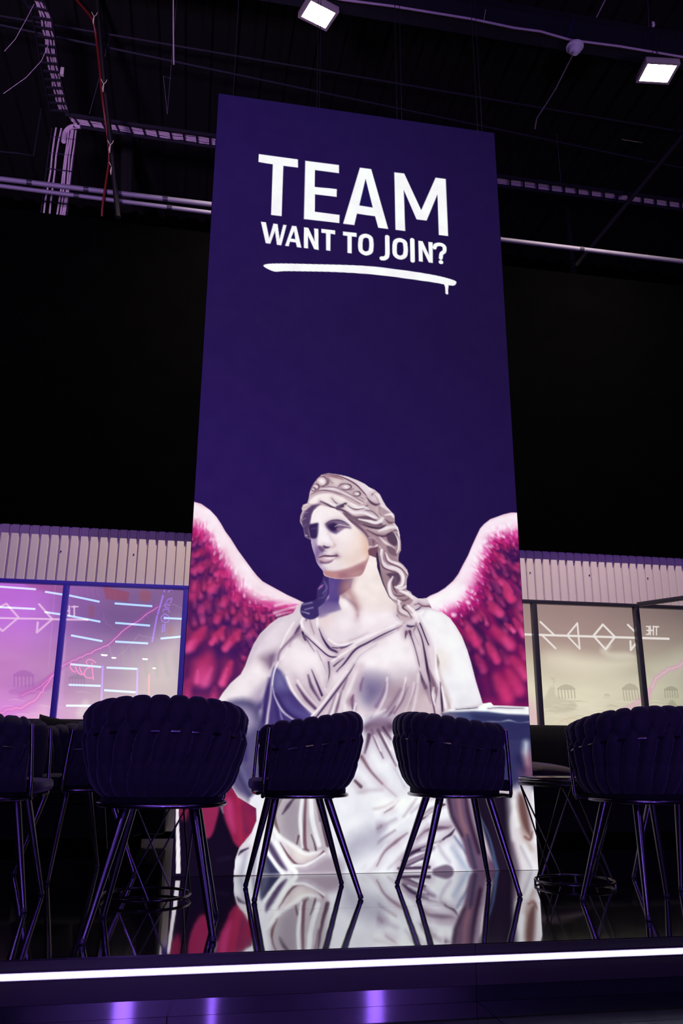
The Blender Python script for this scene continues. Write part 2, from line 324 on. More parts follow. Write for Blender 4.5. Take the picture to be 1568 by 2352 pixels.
    d((5,8,3), [(800,575),(900,540),(1000,490)], 7, .5, '#b58d90')
    l((20,26,18), [(700,720),(800,650),(950,560),(1150,470),(1380,370)], 10)
    P(C, '#c3a8b4', [(660,690),(760,660),(800,660),(700,740)], 18, .6)
    d((6,20,22,20,16,8), [(650,925),(740,830),(860,680),(1000,600),(1180,505),(1340,430)], 5, .95)
    d((8,10,5), [(1340,430),(1390,400),(1420,370)], 6, .6, '#7a5a70')
    d((5,6,4), [(1060,590),(1170,540),(1290,480)], 5, .55, '#7a5a78')
    l((20,22,18), [(600,810),(690,750),(860,640)], 9); d((16,14,6), [(620,865),(660,830),(730,775)], 6, .95)
    d((14,6), [(655,925),(690,880)], 8, .5)
    d((5,6,5), [(850,850),(920,740),(1100,620)], 7, .5, '#a58a9c')
    d((6,12,22,20,14), [(850,850),(790,950),(660,1130),(500,1340),(400,1470)], 6, .97)
    l((20,24,22), [(770,920),(620,1120),(480,1310),(370,1430)], 9, .9)
    # cloth between
    l((30,40,40), [(900,870),(830,1050),(740,1250),(740,1350)], 14); P(C, '#cdb6c2', [(860,860),(960,860),(870,1160),(800,1230),(860,1020)], 24, .7)
    d((8,24,14), [(950,1000),(925,1080),(920,1140)], 14, .8, '#6b4a80'); d((6,40,10), [(840,1190),(825,1250),(830,1350)], 8, .95, '#4b2f58')
    P(C, '#9c7a92', [(770,1260),(840,1200),(840,1300),(800,1320)], 20, .7); d((8,18), [(870,1310),(850,1390)], 6, .9)
    d((5,20,30,16), [(770,1000),(700,1180),(660,1320),(620,1460)], 12, .8, '#5f4264'); l((30,34), [(720,1150),(690,1350),(640,1480)], 12, .4)
    d((5,16,20), [(640,1180),(590,1330),(540,1460)], 10, .6, '#7b5f80'); l((20,26), [(670,1180),(600,1400),(560,1500)], 10, .8)
    l((14,24,22), [(870,1290),(850,1380),(880,1400)], 8)
    # right breast vertical folds
    l((20,34,34,26), [(1220,1000),(1200,1180),(1110,1380),(1040,1500)], 12); d((5,22,30,40), [(1205,1050),(1180,1170),(1100,1320)], 16, .7, '#6d5280')
    l((14,26,26,20), [(1430,1000),(1400,1150),(1330,1320),(1260,1400)], 11)
    d((8,24,46,40), [(1370,1130),(1250,1330),(1140,1450),(1060,1540)], 20, .8, '#6b5070'); d((10,26,30), [(1310,1320),(1260,1400),(1180,1500)], 10, .9, '#4c345e')
    l((10,22,16), [(1520,1050),(1500,1200),(1420,1380)], 12, .8); d((4,14,10), [(1430,1070),(1400,1230),(1300,1400)], 8, .7, '#7a5a78')
    P(C, '#a3909e', [(960,1430),(1040,1400),(1060,1440),(1000,1500)], 16, .5); P(C, '#8c6f86', [(1020,1500),(1300,1460),(1300,1600),(900,1640),(980,1540)], 30, .8)
    l((34,20), [(1000,1490),(1130,1400),(1200,1360)], 14, .6); d((30,12,4), [(1030,1460),(1050,1430)], 6, .8)
    # knot + right strap (D)
    C.grp(*GD)
    P(C, '#eeebf0', [(270,240),(400,215),(560,260),(660,340),(760,520),(840,680),(880,860),(930,1040),(1000,1280),(600,1360),(560,1080),(500,760),(420,520),(330,380)], 20, .95)
    S(C, '#fbfbfc', (30,120,160,140), [(420,300),(600,420),(740,760),(820,1150)], 60, .75); P(C, '#d4dbe6', [(700,900),(800,900),(860,1200),(760,1320),(700,1200)], 90, .35)
    P(C, '#e4d6c8', [(520,700),(620,720),(640,900),(560,880)], 40, .5)
    S(C, '#7a5d60', (10,30,8), [(500,740),(515,820),(510,890)], 14, .85); S(C, '#b99e9c', (8,26,30,20), [(510,850),(560,1040),(640,1240),(640,1350)], 24, .6)
    S(C, '#8f6f74', (8,30,12), [(600,1180),(640,1310),(650,1340)], 16, .5)
    d = lambda w, pts, soft=6, a=.95, c=DK: FOLD(C, c, w, pts, soft, a); l = lambda w, pts, soft=9, a=.95, c='#f6eef1': S(C, c, w, pts, soft, a)
    P(C, '#e2d4dc', [(130,420),(300,380),(430,560),(520,1000),(620,1400),(440,1440),(330,1000),(300,850),(200,520),(100,560)], 18, .9)
    P(C, '#c0a8b0', [(310,930),(420,1130),(470,1440),(100,1440),(250,1200),(290,1060)], 30, .65)
    d((12,14,14,12), [(285,320),(320,390),(370,520),(412,625)], 4, .95, BK); d((8,12,20,30,26,14), [(275,400),(335,550),(370,720),(400,900),(430,1050),(440,1150)], 7, .97, '#352040')
    d((14,10,14,16), [(430,1080),(440,1200),(470,1330),(490,1440)], 6, .95, '#4a2f4c'); P(C, '#6f5068', [(410,900),(470,1000),(510,1110),(500,1190),(450,1100)], 14, .85)
    d((5,10,6), [(510,1110),(500,1200),(485,1280)], 6, .8, '#5f4060'); l((20,24,14), [(470,1110),(460,1200),(480,1300)], 9, .7)
    d((26,12,8,10,6), [(190,470),(230,570),(265,680),(300,820),(310,870)], 5, .9, '#4a2f50'); d((8,34,40), [(315,930),(345,1030),(380,1110)], 9, .9, '#4f3758')
    P(C, '#8f7186', [(340,1040),(400,1130),(440,1280),(400,1200)], 18, .8); d((5,8), [(240,470),(300,620)], 6, .5, '#9a7f8c')
    l((14,30,34,24), [(490,640),(500,900),(540,1080),(570,1200)], 9); d((5,14,24,24), [(545,1050),(555,1200),(570,1390)], 7, .97, '#35203e')
    l((16,22,16), [(560,1100),(590,1250),(610,1380)], 8, .9); l((26,26), [(300,950),(270,1200),(230,1400)], 14, .6)
    d((4,14,10), [(280,1060),(250,1160),(200,1300)], 9, .5, '#8a6c80'); d((5,16,16), [(180,1110),(110,1270),(20,1400)], 11, .7, '#7a5a74')
    # knot
    P(C, '#f3e8ec', [(40,360),(160,330),(260,260),(270,390),(240,470),(160,460),(140,420)], 10, .95)
    d((10,30,26), [(60,290),(120,320),(200,315)], 8, .95, '#3d2840'); P(C, '#a48c94', [(90,250),(180,270),(190,300),(100,300)], 14, .7)
    d((24,26,14), [(175,410),(210,418),(250,410)], 6, .97, BK); d((40,22,6), [(165,480),(155,510),(150,550)], 8, .9, '#4a2f48'); d((30,12), [(200,470),(215,520)], 6, .9, '#4a2f48')
    d((6,16,12), [(240,470),(255,440),(270,380)], 6, .7, '#7a5560'); d((10,5), [(140,370),(60,460)], 7, .6, '#9a7070')
    d((10,14,12), [(250,240),(300,215),(340,180)], 4, .97, DK); d((14,14,16,12,5), [(300,155),(350,185),(420,190),(470,205),(520,225)], 5, .9, '#5d2f40')
    d((10,8,5), [(340,185),(400,180),(460,155)], 5, .85, '#7a3f50'); d((12,8), [(255,170),(300,155)], 5, .8, '#7a4a50')
    d((4,6), [(380,240),(350,300)], 6, .3, '#c7a8a8')
    # ---- tablet edge to the right (D)
    P(C, '#f6fafb', [(560,1390),(650,1355),(960,1335),(1030,1290),(1110,1275),(1150,1310),(1540,1325),(1700,1330),(1700,1420),(1000,1395),(620,1410)], 6, 1, False)
    P(C, '#3b4470', [(560,1400),(640,1385),(900,1375),(1080,1380),(1300,1410),(1700,1425),(1700,1700),(560,1700)], 12, .96, False)
    P(C, '#262650', [(900,1400),(1250,1420),(1560,1440),(1560,1480),(1000,1480)], 22, .7)
    d((5,8,6), [(720,1355),(860,1345),(960,1335)], 4, .9, '#1a2a48'); d((4,7,7,4), [(1080,1345),(1200,1335),(1330,1340),(1480,1340)], 4, .85, '#232a58')
    S(C, '#dfe9f2', (6,20,10,20,8,16), [(1000,1500),(1120,1495),(1220,1495),(1320,1480),(1430,1505),(1560,1495)], 8, .85)
    P(C, '#8d7186', [(560,1400),(640,1400),(720,1440),(700,1600),(560,1600)], 34, .7)
    # ---- lower part (F)
    C.grp(*GG)
    P(C, '#2b2a58', [(1050,140),(1500,150),(1600,160),(1600,700),(1400,720),(1000,420)], 20, .95, False)
    S(C, '#e6f0f8', (30,44,20), [(1460,325),(1460,400),(1470,480)], 24, .95); S(C, '#9a6070', (30,60,60), [(1470,450),(1460,550)], 34, .8)
    S(C, '#1b1a48', (40,30), [(1400,440),(1440,540)], 26, .8); P(C, '#8c5566', [(1480,400),(1540,420),(1540,560),(1480,560)], 30, .6)
    P(C, '#eef1f8', [(180,120),(430,160),(560,660),(880,740),(900,900),(960,1050),(1130,1330),(-250,1330),(-300,800),(-200,300)], 24, .95)
    P(C, '#e4dcd6', [(-60,820),(160,740),(120,900),(-40,950)], 60, .5)
    # belt radiating folds
    P(C, '#7c6280', [(210,150),(300,110),(400,130),(420,200),(380,260),(260,250),(200,230)], 22, .9); P(C, '#4b3350', [(200,180),(400,170),(420,215),(230,240)], 16, .8)
    for w, p_ in [((22,14,5),[(250,220),(290,330),(340,440)]),((24,16,6),[(300,220),(370,360),(440,500)]),((22,12),[(340,200),(400,290)]),((34,14),[(230,260),(215,330),(195,400)])]:
        d(w, p_, 9, .88, '#4b3350')
    for p_ in [[(270,260),(320,380)],[(330,240),(400,370)]]: S(C, '#f6eef2', (8,16), p_, 8, .9)
    d((26,14,8), [(170,430),(240,540),(330,640)], 12, .9, '#6a4452'); d((10,6), [(330,640),(440,740)], 12, .5, '#a08088')
    d((6,10), [(430,520),(510,670)], 10, .5, '#9aa5c0'); d((6,20,5), [(460,780),(410,830),(350,870)], 7, .85, '#5a3848'); d((20,26), [(120,620),(165,665)], 8, .8, '#4a3040')
    S(C, '#fdfeff', (40,60,60,40), [(-60,1010),(150,900),(420,800),(700,760)], 24, .9)
    P(C, '#9088a8', [(0,1060),(180,1000),(320,970),(320,1000),(200,1080),(60,1200),(-60,1240)], 34, .75); d((22,10,14,16), [(210,990),(250,1010),(310,990),(325,975)], 8, .8, '#5d4458')
    d((5,14,26,6), [(290,1290),(350,1180),(440,1100),(530,1030)], 9, .8, '#7a5c70'); d((50,30), [(170,1310),(200,1290)], 14, .9, '#4a3450')
    d((6,14,6), [(610,950),(660,910),(730,860)], 6, .9, '#3a2434'); d((24,10), [(800,810),(825,805)], 6, .9, '#3a2434')
    P(C, '#b2a0b2', [(600,1080),(700,980),(880,920),(880,1000),(760,1000),(680,1060)], 20, .7); P(C, '#8a6f86', [(700,1000),(860,970),(870,990),(740,1020)], 10, .8)
    d((6,20,28,10), [(600,1080),(680,1010),(780,990),(850,990)], 8, .7, '#5f4860'); d((5,16,14,22,8), [(690,1120),(780,1100),(830,1065),(870,1040),(900,1000)], 6, .9, '#33203c')
    P(C, '#6f5a7c', [(500,1230),(560,1160),(700,1120),(740,1150),(680,1200),(640,1250),(500,1290)], 16, .9)
    for w, p_ in [((14,24,20),[(490,1250),(560,1190),(680,1140)]),((10,20,14),[(480,1300),(580,1270),(660,1230)]),((16,26),[(460,1310),(640,1305),(700,1300)])]: d(w, p_, 8, .9, '#2a1838')
    S(C, '#f2f4fa', (8,18,8), [(530,1240),(600,1205),(670,1180)], 7, .9); S(C, '#f2f4fa', (8,22,8), [(560,1290),(630,1260),(700,1240)], 7, .9)
    P(C, '#6a5670', [(740,1310),(830,1280),(880,1300),(880,1340),(740,1340)], 10, .9)
    S(C, '#b9b4c8', (40,60), [(900,1120),(960,1300)], 30, .7); S(C, '#4f5a88', (10,20,8), [(900,1060),(950,1130),(990,1190)], 14, .8); S(C, '#7e98b8', (10,30), [(880,1150),(1000,1320)], 20, .6)
    for w, p_, c, a in [((10,34,44,20),[(-40,1260),(120,1120),(300,1000),(440,920)],'#b3a3b6',.6),((8,26,30,8),[(380,1310),(470,1230),(600,1100),(690,960)],'#a794a8',.55),((10,30,26),[(60,760),(200,700),(330,690)],'#c3b5c0',.6),((8,24,20,6),[(60,900),(170,860),(330,830),(420,790)],'#b9a9b4',.6),
                        ((6,22,26,8),[(560,870),(640,800),(720,760),(800,745)],'#a08a9c',.6),((8,30,30),[(760,1100),(800,1180),(860,1260)],'#b4a8bc',.6),((6,18,10),[(230,1180),(330,1080),(430,1010)],'#7d6278',.7),((5,14,8),[(620,920),(700,850),(760,820)],'#6b4a5c',.75),((6,20,8),[(20,1120),(110,1050),(190,1010)],'#7a6882',.65),((6,16,6),[(500,900),(560,820),(600,760)],'#8f7684',.6)]:
        S(C, c, w, p_, 14, a)
    for w, p_ in [((8,26,22,8),[(320,1060),(430,980),(540,900)]),((8,24,10),[(640,1160),(720,1130),(800,1090)]),((8,22,10),[(220,1300),(300,1200),(360,1120)]),((6,18,8),[(660,900),(740,870),(830,850)])]:
        S(C, '#fbfcff', w, p_, 10, .75)
    # striped folds right of centre
    P(C, '#5d4360', [(850,740),(1010,740),(1080,1000),(1160,1200),(1240,1330),(1040,1330),(960,1100),(900,960),(860,840)], 14, .95)
    for w, p_, c in [((26,30,10),[(850,750),(880,900),(960,1050)],'#2c1830'),((30,40),[(930,740),(950,900),(1000,1050)],'#8a6270'),((14,22,30),[(985,740),(1010,900),(1090,1180)],'#28162e'),((22,22,26),[(1015,740),(1060,950),(1150,1250)],'#a394a8'),((10,20,10),[(1100,880),(1160,1080),(1230,1300)],'#56659a'),((20,30),[(1000,1050),(1060,1300)],'#33304e')]:
        S(C, c, w, p_, 14, .85)
    P(C, '#150c20', [(1060,740),(1400,740),(1340,900),(1350,1100),(1400,1330),(1240,1330),(1150,1080),(1090,880)], 16, .97)
    S(C, '#4d6590', (6,16,30), [(1090,880),(1170,1060),(1230,1310)], 9, .8); S(C, '#35203a', (40,60), [(1200,800),(1280,1300)], 40, .4)
    P(C, '#d9d4da', [(1340,700),(1530,690),(1560,1340),(1400,1340),(1350,1100),(1330,900)], 26, .95)
    P(C, '#54302f', [(1400,720),(1450,760),(1490,950),(1500,1060),(1440,1000),(1400,860)], 18, .85); S(C, '#9a7a6c', (16,30,20), [(1380,820),(1440,1040),(1500,1160)], 20, .6)
    S(C, '#7a4a48', (16,24,12), [(1450,1060),(1490,1080),(1510,1020)], 10, .8); S(C, '#f2f6f8', (24,40), [(1360,780),(1390,960)], 18, .8); S(C, '#8f8a9c', (14,20), [(1420,1140),(1500,1300)], 14, .6)
    S(C, '#f4f7fb', (26,30), [(1520,720),(1540,900),(1545,1100)], 14, .8); S(C, '#f4f7fb', (30,50), [(1450,1130),(1530,1320)], 22, .6)
    S(C, '#493048', (24,30), [(1350,1120),(1400,1330)], 22, .7)
    # lower left (F)
    C.grp(*GF)
    P(C, '#4b4470', [(150,-300),(420,-300),(500,100),(450,640),(330,560),(200,430),(240,200),(300,0)], 24, .9)
    P(C, '#a99cba', [(0,-240),(330,-260),(420,-120),(300,-20),(160,-60)], 30, .85)
    for w, p_, c in [((30,50),[(310,-60),(330,200)],'#3a2f68'),((24,40),[(390,0),(340,400)],'#5b4f80'),((16,30,20),[(260,200),(330,380),(420,560)],'#6a6a94'),((14,30,20),[(240,290),(310,440),(430,620)],'#3a3560')]:
        S(C, c, w, p_, 18, .8)
    P(C, '#e9eaf2', [(430,500),(1300,500),(1500,800),(1400,1240),(560,1240),(230,1240),(230,1120),(280,1010),(380,880)], 14, .95)
    P(C, '#b9b0b8', [(600,520),(1000,520),(1080,980),(980,1050),(880,1080),(780,1000),(640,920),(560,780),(590,640)], 22, .95)
    P(C, '#8f8492', [(690,600),(800,560),(830,760),(780,980),(700,920),(650,800)], 34, .7)
    for w, p_, c in [((10,18,34,10),[(790,530),(730,600),(660,700)],'#453048'),((8,14,10),[(660,540),(600,680),(590,770)],'#5a3c50'),((20,26,14),[(590,720),(600,790),(630,870)],'#6f4c52'),
                     ((30,34,40),[(840,540),(820,760),(850,990)],'#eef0f6'),((18,26,34,20),[(870,540),(860,760),(860,960),(880,1050)],'#6b4454'),((40,44,40),[(915,540),(930,760),(990,980)],'#eef0f6'),
                     ((16,22),[(960,540),(1000,760)],'#7c6476'),((12,26,40),[(990,540),(1020,780),(1070,980)],'#4a3046'),((6,10,16),[(920,890),(945,960),(962,1030)],'#39202c'),((16,12),[(805,900),(790,970)],'#4a2c38'),((30,50),[(850,1030),(880,1045)],'#4a2c38')]:
        S(C, c, w, p_, 9, .9)
    P(C, '#ded4d0', [(560,860),(640,920),(780,1000),(960,1060),(1030,1040),(940,1120),(820,1160),(720,1080),(640,980)], 16, .9)
    S(C, '#fbfcff', (20,44,34), [(540,780),(620,900),(700,1060)], 14, .9); S(C, '#fbfcff', (30,40,36,20), [(620,900),(740,980),(870,1060),(1010,1040)], 12, .75)
    d = lambda w, pts, soft=6, a=.95, c=DK: FOLD(C, c, w, pts, soft, a)
    d((6,22,18,12), [(640,960),(720,1090),(800,1160),(900,1150)], 7, .9, '#6a4a50'); d((10,14,18), [(900,1145),(980,1090),(1030,1040)], 7, .85, '#5f3f4e')
    S(C, '#fbfcff', (26,28,20), [(760,1170),(880,1160),(1040,1060)], 7, .95)
    P(C, '#8f7a8c', [(800,1200),(900,1180),(1060,1080),(1180,1120),(1160,1240),(800,1240)], 26, .75)
    P(C, '#443156', [(530,930),(570,980),(640,1100),(700,1210),(620,1160),(530,1010)], 14, .9); P(C, '#26254a', [(490,1040),(600,1180),(640,1240),(470,1240),(460,1130)], 16, .92)
    S(C, '#fbfcff', (24,30,34), [(510,1030),(600,1160),(660,1240)], 9, .95); S(C, '#fbfcff', (30,36,40), [(600,960),(700,1130),(780,1230)], 10, .95)
    S(C, '#7e7d94', (20,40), [(330,1060),(290,1230)], 26, .7); S(C, '#5f5a78', (16,26), [(440,960),(400,1230)], 16, .6); d((10,24,8), [(350,1010),(290,1040),(265,1070)], 8, .9, '#1a1430')
    P(C, '#aab0bc', [(480,1060),(540,1240),(470,1240)], 18, .3)
    P(C, '#8c889e', [(1180,1240),(1240,940),(1440,830),(1560,850),(1560,1000),(1340,1080),(1240,1180)], 40, .55)
    C.clip = None
    # wing tips and the dark void left of the robe
    C.grp(*GF)
    void = mask_of(C, [[(-400,400),(100,600),(280,990),(240,1100),(222,1280),(-400,1280)]], 8, False)
    C.clip = np.clip(void-m, 0, 1)
    P(C, '#140b22', [(-400,400),(400,400),(500,1280),(-400,1280)], 3, 1, False)
    C.clip = np.clip(mask_of(C, [[(-300,300),(520,300),(520,1300),(-300,1300)]], 3, False)-m, 0, 1)
    P(C, '#8a1f48', [(170,430),(440,600),(440,820),(390,880),(290,1000),(230,970),(190,880),(130,700),(120,600)], 12, .97)
    P(C, '#c23c7c', [(160,560),(210,600),(230,800),(220,860),(150,720)], 24, .75); S(C, '#b02a50', (30,60,30), [(260,520),(280,760),(290,940)], 26, .7); S(C, '#5a1c48', (20,40), [(300,640),(330,860)], 24, .6); P(C, '#6c1c4a', [(320,560),(440,620),(440,720),(360,680)], 30, .7)
    S(C, '#e0508a', (8,20,10), [(300,990),(350,920),(400,860)], 12, .8)
    P(C, '#8f2450', [(-100,560),(80,600),(60,780),(10,910),(-60,900),(-120,740)], 12, .97); P(C, '#8a1f48', [(-300,500),(-180,560),(-210,760),(-280,700)], 16, .8)
    S(C, '#8c7f98', (8,24,10), [(112,600),(112,640),(125,690)], 9, .8); S(C, '#2a1c44', (10,20), [(80,1120),(180,1100)], 20, .5)
    C.grp(200, 1840, 6.03)
    P(C, '#efe6ee', [(1210,100),(1262,100),(1270,400),(1285,720),(1290,1060),(1130,1080),(1165,1040),(1175,760),(1195,440)], 5, .98, False)
    C.clip = None

def to_row(C, y):
    return (C.z1-to_plane([(784, y)], C.Y)[0][1])*C.k
def paint_head(C):
    C.clip = None; C.grp(*GH)
    d = lambda w, pts, soft=5, a=.95, c=DK: FOLD(C, c, w, pts, soft, a, 2.0, '#a88a98'); l = lambda w, pts, soft=6, a=.95, c=W0: S(C, c, w, pts, soft, a)
    # far braid
    C.clip = None
    P(C, '#3b2c66', [(455,1070),(520,1090),(530,1200),(500,1310),(440,1370),(390,1400),(400,1480),(330,1520),(250,1500),(215,1440),(235,1360),(320,1335),(375,1310),(385,1220),(430,1140)], 6, 1)
    for w, p_, c in [((6,18,6),[(395,1215),(420,1190),(445,1170)],'#c07ac0'),((8,20,10),[(450,1130),(480,1200),(440,1260)],'#6f5f96'),((6,16,6),[(400,1310),(450,1290),(490,1230)],'#5a4a86'),((10,14),[(240,1370),(330,1350)],'#8f86b0'),((10,14),[(260,1420),(340,1400)],'#8f86b0'),((8,16),[(230,1440),(300,1460)],'#a098b8'),((10,30),[(510,1110),(500,1260)],'#24164c')]:
        S(C, c, w, p_, 7, .85)
    fade = np.clip((( to_row(C, 1425))-np.arange(C.h))/(to_row(C, 1425)-to_row(C, 1385)), 0, 1)[:, None]*np.ones((1, C.w)); C.clip = fade
    neck = [(500,1060),(560,1110),(800,1080),(880,790),(985,790),(985,1000),(1030,1150),(1090,1270),(1180,1360),(1200,1450),(400,1480),(400,1400),(460,1350),(510,1250)]
    P(C, '#e9dad8', neck, 4, 1, False)
    P(C, '#4d3a80', [(500,1080),(640,1110),(740,1110),(720,1200),(610,1280),(600,1350),(625,1420),(520,1450),(390,1480),(400,1400),(500,1300)], 9, .96, False)
    S(C, '#6a4f96', (60,40), [(540,1150),(470,1400)], 26, .5); P(C, '#8a5d6c', [(640,1110),(760,1090),(740,1180),(640,1280),(600,1240)], 26, .8)
    S(C, '#a8787c', (60,70,40), [(680,1200),(740,1300),(790,1400)], 30, .8); S(C, '#7c5470', (20,30,16), [(650,1290),(760,1380),(790,1480)], 18, .7)
    P(C, '#f4e9e6', [(860,960),(960,930),(1000,1080),(1060,1280),(940,1350),(820,1250),(760,1140),(830,1080)], 50, .8)
    P(C, W0, [(640,1330),(700,1350),(760,1500),(640,1500)], 26, .8)
    C.clip = None
    # skull, hair base
    hair = [(430,62),(500,48),(600,62),(690,82),(790,120),(860,155),(905,190),(960,215),(1010,260),(1040,320),(1075,380),(1120,430),(1155,465),(1158,545),(1190,590),(1207,650),(1222,760),(1222,820),(1200,860),(1195,930),(1245,970),(1285,1020),(1297,1070),(1280,1110),(1275,1220),(1320,1240),(1345,1290),(1350,1380),(1330,1500),(1280,1540),(1230,1530),(1190,1480),(1180,1370),(1100,1290),(1040,1160),(985,1000),(975,900),(900,870),(860,700),(700,520),(560,400),(420,380),(360,400),(330,470),(318,560),(300,620),(320,720),(262,690),(245,600),(212,540),(215,480),(235,430),(228,400),(245,365),(285,350),(300,300),(305,262),(320,208),(345,160),(385,105)]
    P(C, '#c9b3ba', hair, 2, 1, False)
    hm = mask_of(C, [hair], 1.5, False)
    # face
    face = [(430,372),(380,395),(345,430),(325,480),(308,540),(298,600),(318,680),(322,725),(330,775),(345,830),(362,880),(378,940),(405,985),(440,1030),(460,1080),(560,1108),(640,1112),(740,1095),(830,1070),(880,960),(905,880),(905,780),(880,700),(830,610),(760,560),(700,500),(620,430),(520,392)]
    P(C, '#efe2e3', face, 3, 1)
    C.clip = mask_of(C, [face], 2)
    P(C, '#e2c6b8', [(800,640),(890,760),(900,900),(820,960),(700,1000),(680,900),(760,780)], 50, .7)
    P(C, '#d9a58c', [(840,640),(900,760),(905,880),(870,880),(850,760)], 26, .65)
    P(C, '#f8f0f4', [(400,400),(520,420),(600,470),(640,540),(480,540),(420,560),(330,540),(340,470)], 40, .6)
    # left (far) side of the face in shade
    P(C, '#a48bb4', [(320,700),(380,690),(400,770),(400,900),(430,960),(480,1010),(430,1040),(380,960),(340,850)], 16, .85)
    P(C, '#6e538c', [(390,770),(450,820),(470,850),(410,880),(390,940),(360,880)], 20, .75)
    P(C, '#2c1b4e', [(300,570),(340,555),(395,550),(402,600),(395,660),(375,700),(320,700),(295,640)], 10, .96)
    S(C, '#5d4a78', (6,14), [(320,610),(370,600)], 8, .6)
    # nose
    P(C, W0, [(405,560),(470,600),(510,680),(545,770),(500,790),(440,780),(390,760),(395,680)], 16, .95)
    S(C, '#cbb6c2', (10,26,14), [(470,590),(500,650),(530,720)], 18, .5)
    P(C, '#f3e7ec', [(390,770),(420,700),(450,760),(480,775),(440,790)], 14, .7)
    P(C, '#5a3f68', [(395,780),(440,785),(470,800),(440,840),(410,820)], 9, .85); d((16,22,8), [(450,782),(480,795),(510,790)], 7, .9)
    d((10,14,6), [(540,790),(560,775),(550,750)], 12, .5, WM)
    # near eye
    P(C, '#4a3468', [(465,560),(500,530),(570,518),(640,530),(700,570),(720,600),(660,600),(600,640),(570,660),(520,640),(480,600)], 12, .78)
    P(C, '#2a1846', [(480,565),(540,540),(580,560),(590,600),(560,630),(520,620)], 12, .9); d((6,14,8), [(470,560),(520,527),(590,520),(650,535),(700,568)], 7, .8, '#3a2452')
    l((5,12,12,6), [(560,585),(610,565),(660,575),(720,592)], 6, .85, '#d9c4cc'); P(C, '#8f7290', [(580,605),(640,590),(650,605),(600,625)], 6, .8)
    d((4,7,5), [(590,600),(650,590),(710,598)], 4, .7); l((8,16,8), [(530,665),(600,665),(700,610)], 12, .5)
    l((10,20,10), [(640,510),(700,545),(740,580)], 12, .5)
    # mouth
    P(C, '#c3a2b0', [(420,880),(470,865),(530,875),(590,880),(550,920),(490,950),(420,955),(400,920)], 10, .8)
    l((8,20,8), [(450,845),(510,860),(560,862)], 9, .8); d((10,14,14,20), [(405,895),(450,880),(520,882),(580,878)], 5, .95, '#4a2c4e'); d((16,8), [(575,868),(600,885)], 8, .7, '#6e4a64')
    l((8,22,8), [(455,905),(510,905),(560,895)], 7, .9, '#f6e8ee'); P(C, '#6b4a70', [(410,925),(470,940),(540,925),(500,955),(420,960)], 9, .85)
    P(C, W1, [(430,985),(520,975),(620,990),(600,1020),(480,1020)], 24, .7)
    # under the jaw
    P(C, '#b07f86', [(450,1030),(560,1030),(700,1000),(870,920),(905,860),(900,960),(840,1070),(740,1100),(600,1115),(470,1085)], 14, .93)
    P(C, '#8a5568', [(600,1060),(740,1030),(840,980),(830,1050),(740,1090),(620,1100)], 24, .6); S(C, '#cf8f8c', (20,34), [(480,1050),(580,1080)], 18, .5)
    P(C, '#e6c3b4', [(700,1070),(760,1040),(820,1030),(780,1080)], 24, .4)
    C.clip = None
    # ---- hair shapes
    C.clip = np.maximum(hm, mask_of(C, [face], 1.5)*0)
    P(C, '#4a3562', [(330,370),(420,355),(360,400),(330,460),(315,540),(300,620),(320,720),(262,690),(240,600),(225,520),(260,430)], 10, .93, False)
    for w, p_, c in [((8,16,8),[(245,375),(290,362)],'#efe3e8'),((6,14,6),[(235,412),(275,408)],'#e6d5dc'),((6,14,8),[(225,480),(255,450),(290,440)],'#86708e'),((6,14,8),[(215,540),(245,510),(270,500)],'#86708e'),((6,16,8),[(250,590),(270,560)],'#6e5a7e'),((8,14),[(262,672),(280,676)],'#c2acba')]:
        S(C, c, w, p_, 5, .9)
    P(C, '#f2e7e6', [(305,330),(360,280),(430,255),(520,250),(620,280),(700,330),(790,370),(860,380),(870,430),(760,440),(660,420),(560,410),(430,330),(380,345),(320,355)], 9, .97)
    # diadem
    P(C, '#dccdce', [(320,215),(345,160),(385,105),(430,62),(500,52),(600,70),(720,120),(820,190),(890,280),(880,340),(830,350),(700,290),(560,215),(460,205),(380,225),(310,260)], 6, 1)
    d((6,14,10,6), [(320,262),(400,222),(500,225),(620,260)], 4, .8, '#6a4a62'); l((10,22,22,14), [(320,232),(420,205),(540,205),(660,250),(780,320),(840,350)], 5)
    d((4,10,10,8), [(330,215),(430,190),(560,190),(690,245),(850,340)], 4, .7, '#7e5c74'); d((4,8,8), [(560,232),(700,290),(810,352)], 4, .7, '#8f6c70')
    d((6,10,14,14,10), [(430,62),(520,62),(640,90),(770,160),(880,275)], 5, .9, '#55304a'); d((6,16,8), [(450,72),(560,85),(640,110)], 6, .8, '#8a5560')
    for cx, cy, rx, ry in [(430,130,55,50),(370,185,32,30),(670,185,55,30),(780,255,36,24),(345,210,20,16)]:
        t = np.linspace(-2.2, 2.4, 8); d((5,14,14,6), [(cx+rx*math.cos(a), cy+ry*math.sin(a)) for a in t], 5, .85, '#553a50')
        l(min(rx, ry)*.9, [(cx-6,cy-4),(cx+8,cy+2)], 8, .8)
        t = np.linspace(2.6, 4.2, 5); d((4,8,4), [(cx+rx*math.cos(a), cy+ry*math.sin(a)) for a in t], 5, .7, '#7c5a66')
    for p_ in [[(500,110),(540,150)],[(590,190),(620,160),(660,150)],[(720,220),(750,200)],[(820,290),(850,310)],[(490,90),(500,140),(480,170)]]: d((5,12,5), p_, 5, .75, '#65465a')
    # cap of hair behind the diadem
    P(C, W1, [(600,60),(690,80),(860,155),(960,215),(1010,260),(1040,320),(1075,385),(1150,460),(1150,540),(1060,520),(1000,360),(900,310),(860,240),(760,140)], 8, .97)
    d((6,20,24,10), [(880,290),(920,340),(970,365),(1010,355)], 6, .92, '#4d3448'); d((8,14,6), [(930,268),(950,245),(965,240)], 6, .8, '#6a4c58'); d((5,12,8), [(955,250),(990,310),(1000,350)], 8, .6, '#9a7c86')
